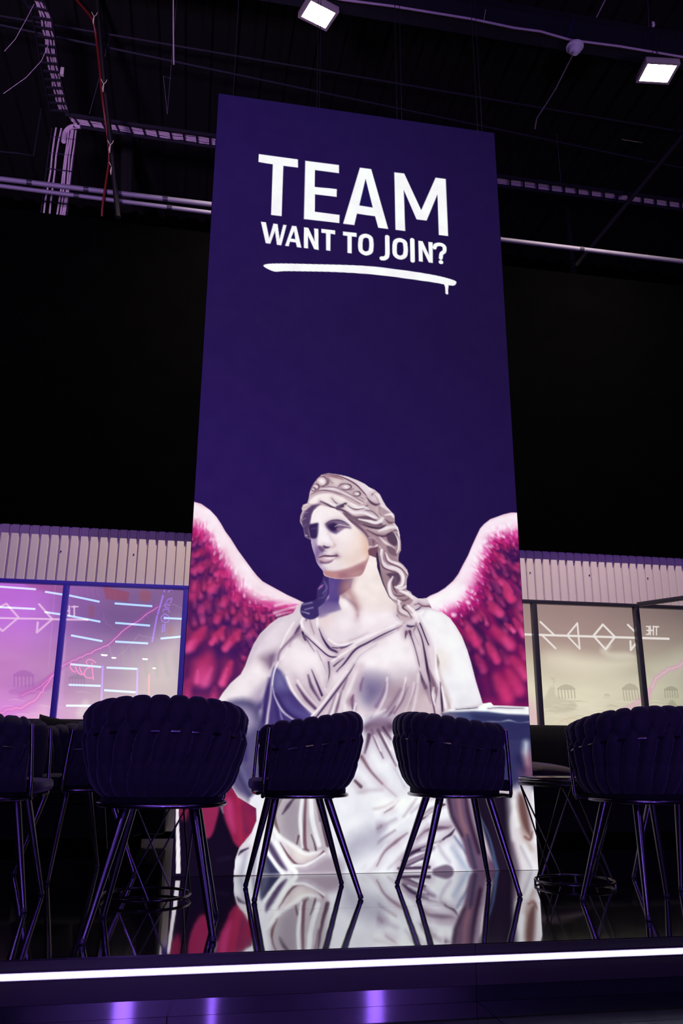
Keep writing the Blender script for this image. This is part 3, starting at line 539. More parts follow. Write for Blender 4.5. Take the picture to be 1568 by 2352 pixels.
    l((10,22,10), [(900,200),(1000,290),(1040,400)], 10, .7)
    # waves over the temple
    d((8,16,22,18,10), [(415,330),(480,360),(560,400),(640,420),(720,470)], 7, .95, '#4d3454'); d((5,10,16,8), [(530,300),(570,345),(620,370),(670,355)], 6, .85, '#5f4360')
    P(C, '#3f2a4a', [(580,360),(680,345),(640,395),(580,395)], 7, .8)
    l((10,20,24,14), [(430,300),(500,340),(560,370),(640,345)], 8, .8)
    P(C, '#5d4358', [(640,440),(760,480),(900,480),(1040,560),(1040,600),(920,600),(860,590),(760,560),(700,520)], 9, .9)
    l((10,30,34,30,16), [(660,370),(740,440),(850,440),(960,490),(1010,480)], 7); d((5,12,14,8), [(690,375),(760,412),(840,400),(890,370)], 5, .85, '#5a4054')
    l((8,20,20,10), [(720,350),(790,395),(860,390),(920,430),(1000,500)], 6, .9); d((5,14,10), [(860,420),(930,430),(1000,490)], 6, .8, '#6f5262')
    l((12,34,34,20), [(800,510),(900,530),(980,545),(1040,500),(1020,420)], 7); d((8,20,16,10), [(840,560),(920,590),(1010,600),(1070,570)], 6, .92, '#3f2a40')
    P(C, '#94767e', [(1000,380),(1080,420),(1150,470),(1150,540),(1090,560),(1060,500),(1010,470)], 9, .7); l((10,26,14), [(1060,470),(1120,460),(1150,490)], 7, .9)
    d((6,16,8), [(1060,510),(1110,545),(1150,540)], 6, .85, '#5a3f50'); l((14,34,30,16), [(1000,630),(1080,600),(1140,590),(1190,600)], 7); d((6,14,8), [(1130,640),(1170,620),(1200,640)], 5, .8, '#5a3f50')
    l((8,20,10), [(1150,560),(1190,610),(1205,680)], 6)
    # side of the head, below the temple
    P(C, '#a58690', [(760,560),(880,600),(1000,650),(1110,650),(1180,660),(1215,780),(1200,860),(1190,930),(1080,880),(1010,780),(1000,820),(930,800),(900,780),(880,700),(820,620)], 9, .93)
    d((14,26,26,14), [(700,510),(790,580),(860,640),(900,700)], 10, .85, '#5b3f5a'); d((8,20,16), [(880,620),(980,670),(1060,680),(1130,640)], 7, .85, '#4d3450')
    P(C, '#4a3350', [(1080,660),(1170,650),(1190,720),(1170,780),(1100,740)], 9, .85); l((8,18,16,8), [(1160,650),(1195,720),(1200,800),(1180,850)], 6, .9)
    l((10,26,16), [(1010,690),(1060,740),(1150,800)], 9, .75); P(C, '#6a5064', [(1080,780),(1150,800),(1180,880),(1110,860)], 9, .8)
    # ear
    P(C, '#8c6a7a', [(900,690),(960,690),(995,740),(985,790),(930,800),(905,760)], 9, .9); l((10,22,14), [(915,785),(950,795),(985,770)], 7, .95); l((6,12,8), [(900,700),(950,695),(990,740)], 8, .5); d((20,10), [(945,730),(950,765)], 9, .7, '#5a3f56')
    # dark behind the jaw
    P(C, '#6b4458', [(900,810),(985,790),(1000,830),(985,1000),(960,900),(900,880)], 9, .95); P(C, '#23143a', [(975,860),(1005,800),(1010,900),(1020,1010),(1060,1150),(1100,1280),(1180,1370),(1090,1290),(1030,1150),(985,1010)], 6, .97, False)
    # hanging locks
    P(C, '#9a7d88', [(1000,800),(1190,920),(1290,1060),(1270,1110),(1275,1230),(1330,1250),(1340,1330),(1250,1400),(1180,1350),(1100,1270),(1030,1100),(1010,950)], 6, .93)
    l((24,44,44,34,20), [(1030,820),(1030,920),(1090,990),(1180,1010),(1240,1080),(1230,1170),(1170,1190)], 7); l((14,30,26,14), [(1070,850),(1110,930),(1210,970),(1290,1060)], 7)
    d((6,14,12,6), [(1060,860),(1080,930),(1150,970),(1230,1010),(1280,1070)], 5, .85, '#604458'); d((8,14,10,6), [(1010,880),(1040,990),(1120,1030),(1190,1060),(1210,1130)], 5, .85, '#5b3f54')
    d((4,8,5), [(1050,850),(1050,920),(1090,970)], 4, .6, '#8a6c78')
    P(C, '#4b3550', [(1180,1050),(1215,1100),(1200,1150),(1150,1200),(1110,1100),(1080,1060)], 9, .85)
    l((14,34,34,26), [(1140,1090),(1105,1170),(1130,1280),(1220,1330)], 7); d((6,12,10), [(1150,1110),(1150,1200),(1180,1250)], 6, .85, '#4b3048'); l((10,24,14), [(1160,1190),(1220,1210),(1280,1180)], 7, .9)
    d((8,16,10), [(1160,1270),(1200,1285),(1260,1275)], 5, .85, '#5b3f4c'); l((16,40,34,20), [(1210,1230),(1290,1260),(1340,1300),(1400,1330)], 8); d((8,20,14), [(1190,1310),(1250,1330),(1300,1310)], 6, .85, '#6b4a56')
    C.clip = None
    l((20,44,40,30), [(1200,1330),(1210,1400),(1260,1450),(1340,1480)], 7); d((8,18,10,8), [(1260,1370),(1240,1400),(1290,1440),(1330,1500)], 5, .9, '#4b3048'); d((14,26,14), [(1190,1380),(1200,1450),(1280,1490)], 9, .6, '#7a5f6c')
    l((20,40,30), [(1290,1380),(1360,1450),(1400,1540)], 8, .9)

def paint_text(C):
    C.clip = None; C.grp(*GT); c = '#f7f6fc'
    def Q(*ps): P(C, c, list(ps), .8, 1, False)
    def K(w, *ps): S(C, c, w, list(ps), .8, 1, False)
    Q((116,142),(350,174),(350,224),(263,213),(252,516),(189,509),(199,204),(113,190))
    Q((394,182),(596,208),(596,257),(452,238),(451,340),(584,353),(582,400),(452,385),(451,490),(600,509),(599,558),(386,534))
    Q((722,224),(790,233),(892,594),(832,586),(813,517),(704,501),(688,570),(621,562))
    P(C, '#1e1450', [(756,290),(799,464),(718,452)], .8, 1, False)
    Q((928,252),(988,259),(1090,480),(1176,284),(1237,292),(1251,636),(1195,629),(1187,385),(1122,543),(1062,536),(985,358),(994,606),(936,599))
    # second line
    Q((128,550),(158,554),(178,650),(203,561),(228,564),(240,655),(262,568),(282,570),(250,692),(224,689),(212,606),(184,683),(157,680))
    Q((315,574),(341,577),(371,707),(344,703),(337,675),(302,670),(295,698),(273,695)); P(C, '#1e1450', [(327,605),(334,655),(307,651)], .8, 1, False)
    Q((386,583),(412,586),(450,668),(447,590),(472,593),(474,720),(448,716),(411,636),(411,711),(386,708))
    Q((491,593),(573,602),(573,626),(545,622),(544,725),(519,722),(519,619),(491,616))
    Q((620,609),(702,618),(702,642),(673,638),(672,741),(647,738),(647,635),(620,632))
    def ring(p, w): q = cr(p, 6, True); q = np.vstack([q, q[:1]]); S(C, c, w, [tuple(v) for v in q], .8, 1, False)
    ring([(757,634),(783,645),(790,668),(790,710),(783,732),(757,741),(732,728),(725,706),(726,664),(733,643)], 25)
    K(25, (886,641),(887,738)); S(C, c, 25, [(887,735),(884,758),(870,770),(853,771)], .8)
    ring([(962,660),(988,671),(995,694),(996,734),(988,757),(963,766),(938,753),(930,730),(931,690),(938,668)], 25)
    K(25, (1036,660),(1038,784))
    Q((1073,664),(1098,667),(1136,750),(1133,671),(1158,674),(1160,798),(1135,795),(1098,718),(1100,791),(1075,788))
    S(C, c, 22, [(1170,706),(1178,690),(1205,686),(1228,700),(1228,728),(1212,742),(1207,768)], .8); P(C, c, [(1208,780),(1220,788),(1221,800),(1208,805),(1196,798),(1196,786)], .8)
    # brushed underline with its drip
    P(C, c, [(143,816),(175,804),(280,802),(450,806),(620,810),(780,818),(930,835),(1080,856),(1200,878),(1290,904),(1299,922),(1285,934),(1255,932),(1160,915),(1020,895),(860,874),(700,860),(540,852),(380,849),(270,848),(215,851),(175,838)], .8)
    S(C, c, (30,18,14,16), [(1240,920),(1243,945),(1243,970),(1244,980)], .8)

def wall_picture():
    C = Canvas(PW, PH, SX0, SX1, 0, SZ1, SY, hx('#24145a'))
    h = np.linspace(0, 1, PH)[:, None]
    def ramp(ks): return np.stack([np.interp(h[:, 0], [k[0] for k in ks], [hx(k[1])[i] for k in ks]) for i in range(3)], 1)[:, None]
    C.im[:] = ramp([(0, '#1c1145'), (.15, '#20134c'), (.35, '#21144a'), (.55, '#241554'), (.66, '#251653'), (.8, '#24124a'), (1, '#150c26')])
    C.im = C.im*(1.10-.22*np.linspace(0, 1, PW)[None, :, None]**1.3)
    C.im *= np.array([1.0, .95, .93])
    paint_wings(C); paint_body(C); paint_head(C); paint_text(C)
    lum = C.im.mean(2, keepdims=True); n = value_noise(PH, PW, 60, 5, 1.0)[..., None]-.5
    C.im += n*.10*np.clip(lum*1.4-.1, 0, 1)
    ii, jj = np.meshgrid(np.arange(PW), np.arange(PH)); ch = np.where((ii+jj) % 2 == 0, 1.0, -1.0)[..., None]*np.array([.055, -.02, -.055])
    C.im *= 1+ch           # red and blue diodes alternate from LED to LED
    return np.clip(C.im, 0, 1)

# ---------------------------------------------------------------- helpers
def at_y(x, y, Y):
    q = to_plane([(x, y)], Y)[0]; return Vector((q[0], Y, q[1]))
def at_z(x, y, z):
    d = AX_F*CAM_F+(x-784)*AX_R-(y-1176)*AX_U; t = (z-CAM_H)/d[2]; return Vector((d[0]*t, d[1]*t, z))
def tag(o, label=None, cat=None, group=None, kind=None):
    if label: o['label'] = label
    if cat: o['category'] = cat
    if group: o['group'] = group
    if kind: o['kind'] = kind
    return o
def empty(name, loc=(0, 0, 0), rz=0.0, label=None, cat=None, group=None):
    o = bpy.data.objects.new(name, None); COL.objects.link(o); o.location = loc; o.rotation_euler = (0, 0, rz); o.empty_display_size = .1
    return tag(o, label, cat, group)
class MB:
    def __init__(s): s.v = []; s.f = []
    def add(s, V, F):
        n = len(s.v); s.v += [tuple(map(float, p)) for p in V]; s.f += [tuple(i+n for i in f) for f in F]; return s
    def box(s, x0, x1, y0, y1, z0, z1):
        V = [(x0,y0,z0),(x1,y0,z0),(x1,y1,z0),(x0,y1,z0),(x0,y0,z1),(x1,y0,z1),(x1,y1,z1),(x0,y1,z1)]
        return s.add(V, [(0,3,2,1),(4,5,6,7),(0,1,5,4),(1,2,6,5),(2,3,7,6),(3,0,4,7)])
    def obox(s, a, b, w, h, up=(0, 0, 1)):      # beam of width w, height h from a to b
        a, b = Vector(a), Vector(b); d = (b-a).normalized(); up = Vector(up); r = d.cross(up)
        if r.length < 1e-4: r = d.cross(Vector((0, 1, 0)))
        r.normalize(); u = r.cross(d); V = []
        for p in (a, b):
            for i, j in ((-1,-1),(1,-1),(1,1),(-1,1)): V.append(p+r*(w/2*i)+u*(h/2*j))
        return s.add(V, [(0,1,2,3),(7,6,5,4),(0,4,5,1),(1,5,6,2),(2,6,7,3),(3,7,4,0)])
    def tube(s, pts, r, n=10, closed=False, caps=True, sq=1.0):
        pts = [Vector(p) for p in pts]; m = len(pts); rs = [r]*m if np.isscalar(r) else list(np.interp(np.linspace(0, 1, m), np.linspace(0, 1, len(r)), r))
        V = []; pu = None
        for i, p in enumerate(pts):
            a = pts[(i-1) % m] if (closed or i > 0) else p; b = pts[(i+1) % m] if (closed or i < m-1) else p
            t = (b-a).normalized()
            if pu is None:
                pu = Vector((0, 0, 1)) if abs(t.z) < .9 else Vector((1, 0, 0))
            u = (pu-t*pu.dot(t)); u = u.normalized() if u.length > 1e-6 else t.orthogonal().normalized(); pu = u; w = t.cross(u)
            for k in range(n):
                an = 2*math.pi*k/n; V.append(p+(u*math.cos(an)*sq+w*math.sin(an))*rs[i])
        F = []
        for i in range(m if closed else m-1):
            j = (i+1) % m
            for k in range(n): F.append((i*n+k, i*n+(k+1) % n, j*n+(k+1) % n, j*n+k))
        if caps and not closed: F.append(tuple(range(n))[::-1]); F.append(tuple((m-1)*n+k for k in range(n)))
        return s.add(V, F)
    def lathe(s, prof, c=(0, 0, 0), n=32):
        V = []; F = []; m = len(prof)
        for r, z in prof:
            for k in range(n): a = 2*math.pi*k/n; V.append((c[0]+r*math.cos(a), c[1]+r*math.sin(a), c[2]+z))
        for i in range(m-1):
            for k in range(n): F.append((i*n+k, i*n+(k+1) % n, (i+1)*n+(k+1) % n, (i+1)*n+k))
        F.append(tuple(range(n))[::-1]); F.append(tuple((m-1)*n+k for k in range(n)))
        return s.add(V, F)
    def mesh(s, name, smooth=True, bevel=0, angle=40):
        me = bpy.data.meshes.new(name); me.from_pydata(s.v, [], s.f)
        if bevel:
            bm = bmesh.new(); bm.from_mesh(me)
            es = [e for e in bm.edges if len(e.link_faces) == 2 and e.calc_face_angle(0) > .6]
            bmesh.ops.bevel(bm, geom=es, offset=bevel, segments=2, profile=.6, affect='EDGES', clamp_overlap=True); bm.to_mesh(me); bm.free()
        if smooth:
            me.polygons.foreach_set('use_smooth', [True]*len(me.polygons))
            try: me.set_sharp_from_angle(angle=math.radians(angle))
            except Exception: pass
        me.update(); return me
    def build(s, name, mat, parent=None, smooth=True, bevel=0, angle=40, kind=None, label=None):
        me = s.mesh(name, smooth, bevel, angle); o = bpy.data.objects.new(name, me); COL.objects.link(o); me.materials.append(mat)
        if parent: o.parent = parent
        return tag(o, label, None, None, kind)
def obj(name, me, mat, parent=None):
    o = bpy.data.objects.new(name, me); COL.objects.link(o)
    if not me.materials: me.materials.append(mat)
    if parent: o.parent = parent
    return o
def copy_tree(o, parent=None):
    c = o.copy(); COL.objects.link(c); c.parent = parent
    for ch in list(o.children): copy_tree(ch, c)
    return c

# ---------------------------------------------------------------- materials
def lin(c): c = hx(c); return tuple(np.where(c <= .04045, c/12.92, ((c+.055)/1.055)**2.4))+(1.0,)
def princ(name, col, rough=.5, metal=0.0, spec=.5, sheen=0.0, coat=0.0, bump=None, var=0.0, scale=8.0):
    m = bpy.data.materials.new(name); m.use_nodes = True; nt = m.node_tree; b = nt.nodes['Principled BSDF']
    c = lin(col); b.inputs['Base Color'].default_value = c; b.inputs['Roughness'].default_value = rough; b.inputs['Metallic'].default_value = metal
    b.inputs['Specular IOR Level'].default_value = spec; b.inputs['Sheen Weight'].default_value = sheen; b.inputs['Coat Weight'].default_value = coat
    if sheen: b.inputs['Sheen Roughness'].default_value = .45; b.inputs['Sheen Tint'].default_value = (.75, .7, 1, 1)
    tc = nt.nodes.new('ShaderNodeTexCoord'); nz = nt.nodes.new('ShaderNodeTexNoise'); nz.inputs['Scale'].default_value = scale; nz.inputs['Detail'].default_value = 4
    nt.links.new(tc.outputs['Object'], nz.inputs['Vector'])
    if var:
        mx = nt.nodes.new('ShaderNodeMixRGB'); mx.blend_type = 'MIX'; mx.inputs[1].default_value = tuple(v*(1-var) for v in c[:3])+(1,); mx.inputs[2].default_value = tuple(min(1, v*(1+var)) for v in c[:3])+(1,)
        nt.links.new(nz.outputs['Fac'], mx.inputs[0]); nt.links.new(mx.outputs[0], b.inputs['Base Color'])
    if bump:
        n2 = nt.nodes.new('ShaderNodeTexNoise'); n2.inputs['Scale'].default_value = bump[0]; n2.inputs['Detail'].default_value = 3
        bp = nt.nodes.new('ShaderNodeBump'); bp.inputs['Strength'].default_value = bump[1]; bp.inputs['Distance'].default_value = bump[2]
        nt.links.new(tc.outputs['Object'], n2.inputs['Vector']); nt.links.new(n2.outputs['Fac'], bp.inputs['Height']); nt.links.new(bp.outputs[0], b.inputs['Normal'])
    return m
def emit(name, col, st):
    m = bpy.data.materials.new(name); m.use_nodes = True; nt = m.node_tree; nt.nodes.remove(nt.nodes['Principled BSDF'])
    e = nt.nodes.new('ShaderNodeEmission'); e.inputs[0].default_value = lin(col); e.inputs[1].default_value = st
    nt.links.new(e.outputs[0], nt.nodes['Material Output'].inputs[0]); return m
def polished(name, refl=.62, rough=.035):       # black polished tile: dark body with a strong grazing mirror
    m = bpy.data.materials.new(name); m.use_nodes = True; nt = m.node_tree; b = nt.nodes['Principled BSDF']
    b.inputs['Base Color'].default_value = (.004, .004, .006, 1); b.inputs['Roughness'].default_value = .25; b.inputs['Specular IOR Level'].default_value = .2
    g = nt.nodes.new('ShaderNodeBsdfGlossy'); g.inputs['Color'].default_value = (refl, refl, refl*1.02, 1)
    tc = nt.nodes.new('ShaderNodeTexCoord'); nz = nt.nodes.new('ShaderNodeTexNoise'); nz.inputs['Scale'].default_value = 5; nz.inputs['Detail'].default_value = 5
    mr = nt.nodes.new('ShaderNodeMapRange'); mr.inputs['To Min'].default_value = rough*.7; mr.inputs['To Max'].default_value = rough*1.5
    nt.links.new(tc.outputs['Object'], nz.inputs['Vector']); nt.links.new(nz.outputs['Fac'], mr.inputs['Value']); nt.links.new(mr.outputs[0], g.inputs['Roughness'])
    n2 = nt.nodes.new('ShaderNodeTexNoise'); n2.inputs['Scale'].default_value = 3.5; n2.inputs['Detail'].default_value = 1
    bp = nt.nodes.new('ShaderNodeBump'); bp.inputs['Strength'].default_value = .12; bp.inputs['Distance'].default_value = .004
    nt.links.new(tc.outputs['Object'], n2.inputs['Vector']); nt.links.new(n2.outputs['Fac'], bp.inputs['Height']); nt.links.new(bp.outputs[0], g.inputs['Normal'])
    lw = nt.nodes.new('ShaderNodeLayerWeight'); lw.inputs['Blend'].default_value = .5
    r2 = nt.nodes.new('ShaderNodeMapRange'); r2.inputs['From Min'].default_value = .3; r2.inputs['From Max'].default_value = .85; r2.inputs['To Min'].default_value = .05; r2.inputs['To Max'].default_value = 1.0
    nt.links.new(lw.outputs['Facing'], r2.inputs['Value'])
    mx = nt.nodes.new('ShaderNodeMixShader'); nt.links.new(r2.outputs[0], mx.inputs[0]); nt.links.new(b.outputs[0], mx.inputs[1]); nt.links.new(g.outputs[0], mx.inputs[2])
    nt.links.new(mx.outputs[0], nt.nodes['Material Output'].inputs[0]); return m
def picture_mat(name, strength, see=0.0):
    m = bpy.data.materials.new(name); m.use_nodes = True; nt = m.node_tree; nt.nodes.remove(nt.nodes['Principled BSDF'])
    a = nt.nodes.new('ShaderNodeAttribute'); a.attribute_name = 'picture'; e = nt.nodes.new('ShaderNodeEmission'); e.inputs[1].default_value = strength
    nt.links.new(a.outputs['Color'], e.inputs[0]); out = e.outputs[0]
    if see:
        t = nt.nodes.new('ShaderNodeBsdfTransparent'); t.inputs[0].default_value = (see, see, see, 1); ad = nt.nodes.new('ShaderNodeAddShader')
        nt.links.new(out, ad.inputs[0]); nt.links.new(t.outputs[0], ad.inputs[1]); out = ad.outputs[0]
    nt.links.new(out, nt.nodes['Material Output'].inputs[0]); return m
M = {}
M['velvet'] = princ('black_velvet', '#16131d', .8, 0, .2, .12, 0, (420, .25, .001), .25, 30)
M['velvet2'] = princ('black_plush', '#07070a', .9, 0, .1, .03, 0, (300, .3, .002), .3, 20)
M['metal'] = princ('black_lacquered_metal', '#544d5c', .27, 1.0, .5, 0, .3, None, .08, 20)
M['wire'] = princ('black_wire', '#3a3540', .3, 1.0, .5, 0, .2)
M['top'] = princ('black_table_top', '#0c0b0e', .2, 0, .5, 0, .4)
M['tile'] = polished('black_polished_tile', .68, .045)
M['tile2'] = polished('black_hall_tile', .62, .05)
M['satin'] = princ('dark_satin_panel', '#1a1717', .42, 0, .12, 0, 0, (60, .1, .001), .2, 14)
M['strip'] = emit('white_led', '#dfe4ff', 14.0)
M['black'] = princ('matt_black', '#030303', 1.0, 0, 0.0, 0, 0, None, .3, 3)
M['deck'] = princ('dark_steel_deck', '#0d0b0e', .7, .1, .4, 0, 0, None, .3, 2)
M['steel'] = princ('dull_galvanised_steel', '#6e687a', .62, .25, .5, 0, 0, (30, .1, .002), .2, 6)
M['dsteel'] = princ('dark_steel', '#2c2a36', .5, .5, .5, 0, 0, None, .25, 6)
M['cable'] = princ('pale_cable_sheath', '#b9a6b4', .55, 0, .4, 0, 0, (14, .6, .01), .15, 9)
M['red'] = princ('red_hose', '#5c130c', .5, 0, .4, 0, 0, None, .2, 9)
M['blue'] = princ('blue_cable', '#1b2a7a', .5)
M['tie'] = princ('pale_cable_tie', '#d6cfa8', .5)
M['white'] = princ('white_plastic', '#d8d4d6', .45)
M['clad'] = princ('white_profiled_sheet', '#c9bcb8', .6, 0, .3, 0, 0, None, .05, 1.5)
M['frame2'] = princ('blue_window_frame', '#2c1f98', .4, 0, .5, 0, 0, None, .1, 5)  # black frame, blue neon reflection painted into its base colour
M['frame'] = princ('black_window_frame', '#26242e', .38, 0, .5, 0, 0, None, .1, 5)
M['flood'] = emit('floodlight_lens', '#fff2dc', 30.0)
M['lamp'] = emit('small_warm_lamp', '#ffb060', 3.0)
M['casing'] = princ('grey_lamp_casing', '#b8b0a8', .4, .2)
M['neon'] = emit('blue_white_neon', '#7fb4ff', 4.5)
M['neonp'] = emit('pink_neon', '#ff5a9a', 1.6)
M['neonv'] = emit('violet_neon', '#9a6cff', 1.6)
M['spot'] = emit('white_spot', '#fff4ee', 4.0)
M['redneon'] = emit('red_neon', '#ff5040', 1.2)

def picture_grid(name, img, x0, x1, z0, z1, Y, mat, parent=None, boost=None):
    h, w, _ = img.shape
    xs = x0+(np.arange(w)+.5)*(x1-x0)/w; xs[0] = x0; xs[-1] = x1
    zs = z1-(np.arange(h)+.5)*(z1-z0)/h; zs[0] = z1; zs[-1] = z0
    X, Z = np.meshgrid(xs, zs); co = np.stack([X, np.full_like(X, Y), Z], -1).reshape(-1, 3).astype(np.float32)
    me = bpy.data.meshes.new(name); nv = w*h; nf = (w-1)*(h-1)
    i, j = np.meshgrid(np.arange(w-1), np.arange(h-1)); a = (j*w+i).ravel()
    F = np.stack([a, a+w, a+w+1, a+1], 1).astype(np.int32)
    me.vertices.add(nv); me.vertices.foreach_set('co', co.ravel()); me.loops.add(nf*4); me.loops.foreach_set('vertex_index', F.ravel())
    me.polygons.add(nf); me.polygons.foreach_set('loop_start', np.arange(nf, dtype=np.int32)*4); me.update(calc_edges=True)
    c = img.reshape(-1, 3); l = np.where(c <= .04045, c/12.92, ((c+.055)/1.055)**2.4)
    if boost is not None: l = boost(l)
    at = me.attributes.new('picture', 'FLOAT_COLOR', 'POINT'); at.data.foreach_set('color', np.concatenate([l, np.ones((nv, 1))], 1).astype(np.float32).ravel())
    o = bpy.data.objects.new(name, me); COL.objects.link(o); me.materials.append(mat)
    if parent: o.parent = parent
    return o

# ---------------------------------------------------------------- the hall
YE = 2.902        # front edge of the platform
def struct(mb, name, mat, **k): return mb.build(name, mat, None, kind='structure', **k)
rng = random.Random(3)
# platform of polished tiles (their joints are narrow grooves)
mb = MB(); ys = [YE, 3.62, 12.4]; tl = [0, -.003]
xs = [-9.0, 13.5]
for j in range(len(ys)-1):
    for i in range(len(xs)-1):
        x0, x1, y0, y1 = xs[i]+.001, xs[i+1]-.001, ys[j]+.001, ys[j+1]-.001; t = tl[j]
        mb.add([(x0,y0,0),(x1,y0,0),(x1,y1,-abs(t)*.9 if t < 0 else 0),(x0,y1,-abs(t)*.9 if t < 0 else 0),(x0,y0,-.02),(x1,y0,-.02),(x1,y1,-.02),(x0,y1,-.02)], [(0,1,2,3),(0,4,5,1),(1,5,6,2),(2,6,7,3),(3,7,4,0)])
mb.box(-9, 13.5, YE+.02, 12.4, -.172, -.0201)
o = struct(mb, 'floor', M['tile'], smooth=False); o['label'] = 'black polished tile top of the raised platform'
mb = MB()
for i in range(-8, 14):
    for j in range(0, 8):
        x0, y0 = i*1.0-.01, YE-.285-j*1.0
        mb.box(x0+.0015, x0+.9985, y0-.9985, y0-.0015, -.25, -.172)
for i in range(-8, 14): mb.box(i-.01+.0015, i-.01+.9985, YE-.2835, YE+.05, -.25, -.172)
o = struct(mb, 'floor', M['tile2'], smooth=False); o['label'] = 'black polished tile floor below the platform'
# riser: satin band over a glossy plinth
mb = MB()
for a, b in ((-9, .9875), (.9895, 3.4), (3.402, 6), (6.002, 13.5)): mb.box(a, b, YE-.012, YE+.02, -.1225, -.002)
o = struct(mb, 'trim_1', M['satin'], smooth=False); o['label'] = 'dark satin band along the platform edge'
mb = MB()
for a, b in ((-9, .9875), (.9895, 3.4), (3.402, 6), (6.002, 13.5)): mb.box(a, b, YE-.004, YE+.02, -.1715, -.1255)
o = struct(mb, 'trim_2', M['tile2'], smooth=False); o['label'] = 'glossy black plinth below the satin band'
e = empty('led_strip_light', (2, YE-.013, -.044), 0, 'long cool white LED strip running along the platform edge', 'light strip')
mb = MB(); mb.tube([(-11, -.0005, 0), (11.4, -.0005, 0)], .0075, 10); mb.build('diffuser', M['strip'], e)
mb = MB(); mb.box(-11, 11.4, -.002, .001, -.0105, .0105); mb.build('channel', M['casing'], e)

# ceiling: profiled deck, back and side walls
mb = MB(); Z = 9.6; V = []; F = []; xx = -9.0; prof = []
while xx < 14: prof += [(xx, Z), (xx+.17, Z), (xx+.20, Z-.06), (xx+.30, Z-.06), (xx+.33, Z)]; xx += .34
for x, z in prof: V += [(x, -6, z), (x, 12.5, z)]
for i in range(len(prof)-1): F.append((2*i, 2*i+1, 2*i+3, 2*i+2))
mb.add(V, F); mb.box(-9, 14, -6, 12.5, Z+.02, Z+.1); struct(mb, 'ceiling', M['deck'], smooth=False)
mb = MB(); mb.box(-9.2, 14.2, 12.4, 12.6, -.3, 9.7); struct(mb, 'wall_back', M['black'], smooth=False)
mb = MB(); mb.box(-9.2, -9.0, -6, 12.4, -.3, 9.7); struct(mb, 'wall_left', M['black'], smooth=False)
mb = MB(); mb.box(13.6, 13.8, -6, 12.4, -.3, 9.7); struct(mb, 'wall_right', M['black'], smooth=False)
# black bulkhead over the shop front
mb = MB(); mb.box(-9, 13.5, 8.95, 9.10, 3.00, 6.92); o = struct(mb, 'wall_front', M['black'], smooth=False); o['label'] = 'black bulkhead above the white profiled sheets'
# white trapezoidal sheet band
YW = 9.0
mb = MB(); prof = []; xx = -5.2
while xx < 8.6: prof += [(xx, YW+.016), (xx+.007, YW-.008), (xx+.079, YW-.008), (xx+.086, YW+.016)]; xx += .1035
V = []; F = []
for x, y in prof: V += [(x, y, 2.385), (x, y, 3.005)]
for i in range(len(prof)-1): F.append((2*i, 2*i+1, 2*i+3, 2*i+2))
mb.add(V, F)
x0 = mb
o = struct(mb, 'trim_3', M['clad'], smooth=True, angle=20); o['label'] = 'white trapezoidal sheet metal band above the windows'
mb = MB()
for px_, py_ in ((140,1266),(307,1273),(1217,1315),(1353,1321),(1487,1328)):
    p = at_y(px_, py_, YW-.012); mb.lathe([(.004, 0), (.008, .002), (.008, .006), (.003, .008)], (0, 0, 0), 10)
    for k in range(-40, 0): x, y, z = mb.v[k]; mb.v[k] = (p.x+x, p.y-z+.004, p.z+y)
s = mb.build('screw', M['dsteel'], o)
# dark wall under the windows
mb = MB(); mb.box(-9, 13.5, YW+.02, YW+.2, 0, .32); o = struct(mb, 'wall_front', M['black'], smooth=False); o['label'] = 'black wall below the windows'
mb = MB(); mb.box(-9, -5.2, YW, YW+.2, .32, 3.1); mb.box(8.6, 13.5, YW, YW+.2, .32, 3.1); o = struct(mb, 'wall_front', M['black'], smooth=False); o['label'] = 'black wall beyond the windows'

# ---------------------------------------------------------------- printed glass windows
def ramp2(C, left, right):
    h = np.linspace(0, 1, C.h); r = []
    for ks in (left, right): r.append(np.stack([np.interp(h, [k[0] for k in ks], [hx(k[1])[i] for k in ks]) for i in range(3)], 1)[:, None])
    return r
def temple(C, x, y, w, h, col, a, cols=6, lean=0):
    P(C, col, [(x, y-h*.72), (x+w*.25, y-h*.92), (x+w*.5, y-h), (x+w*.8, y-h*.9), (x+w, y-h*.7), (x+w*.98, y-h*.6), (x+.02*w, y-h*.6)], 1.2, a, False)
    for i in range(cols):
        cx = x+w*(.05+.9*i/(cols-1)); S(C, col, w*.075, [(cx, y-h*.62), (cx+lean, y)], 1.2, a)
def bolt(C, pts, col, w, a=.9, glow=None, seed=0):
    r = np.random.RandomState(seed); q = [np.array(pts[0], float)]
    for p_, n in zip(pts[1:], [5]*len(pts)):
        s0 = q[-1].copy(); e0 = np.array(p_, float)
        for i in range(1, n+1): q.append(s0+(e0-s0)*i/n+(r.randn(2)*3.2 if i < n else 0))
    q = [tuple(v) for v in q]
    if glow: S(C, glow, 26, q, 16, .45, False)
    S(C, col, (w*.6, w, w*.5), q, 1.6, a, False)
    for k in range(3, len(q)-3, 4):
        p0 = np.array(q[k]); d = np.array([r.uniform(-30, 30), r.uniform(8, 34)]); S(C, col, (w*.5, .6), [p0, p0+d*.5+r.randn(2)*3, p0+d], 1.4, a*.5, False)
BX = [-2.63, -1.358, -.094, 1.256, 2.606, 3.957, 5.272, 6.60]
ZB, ZT = .32, 2.372
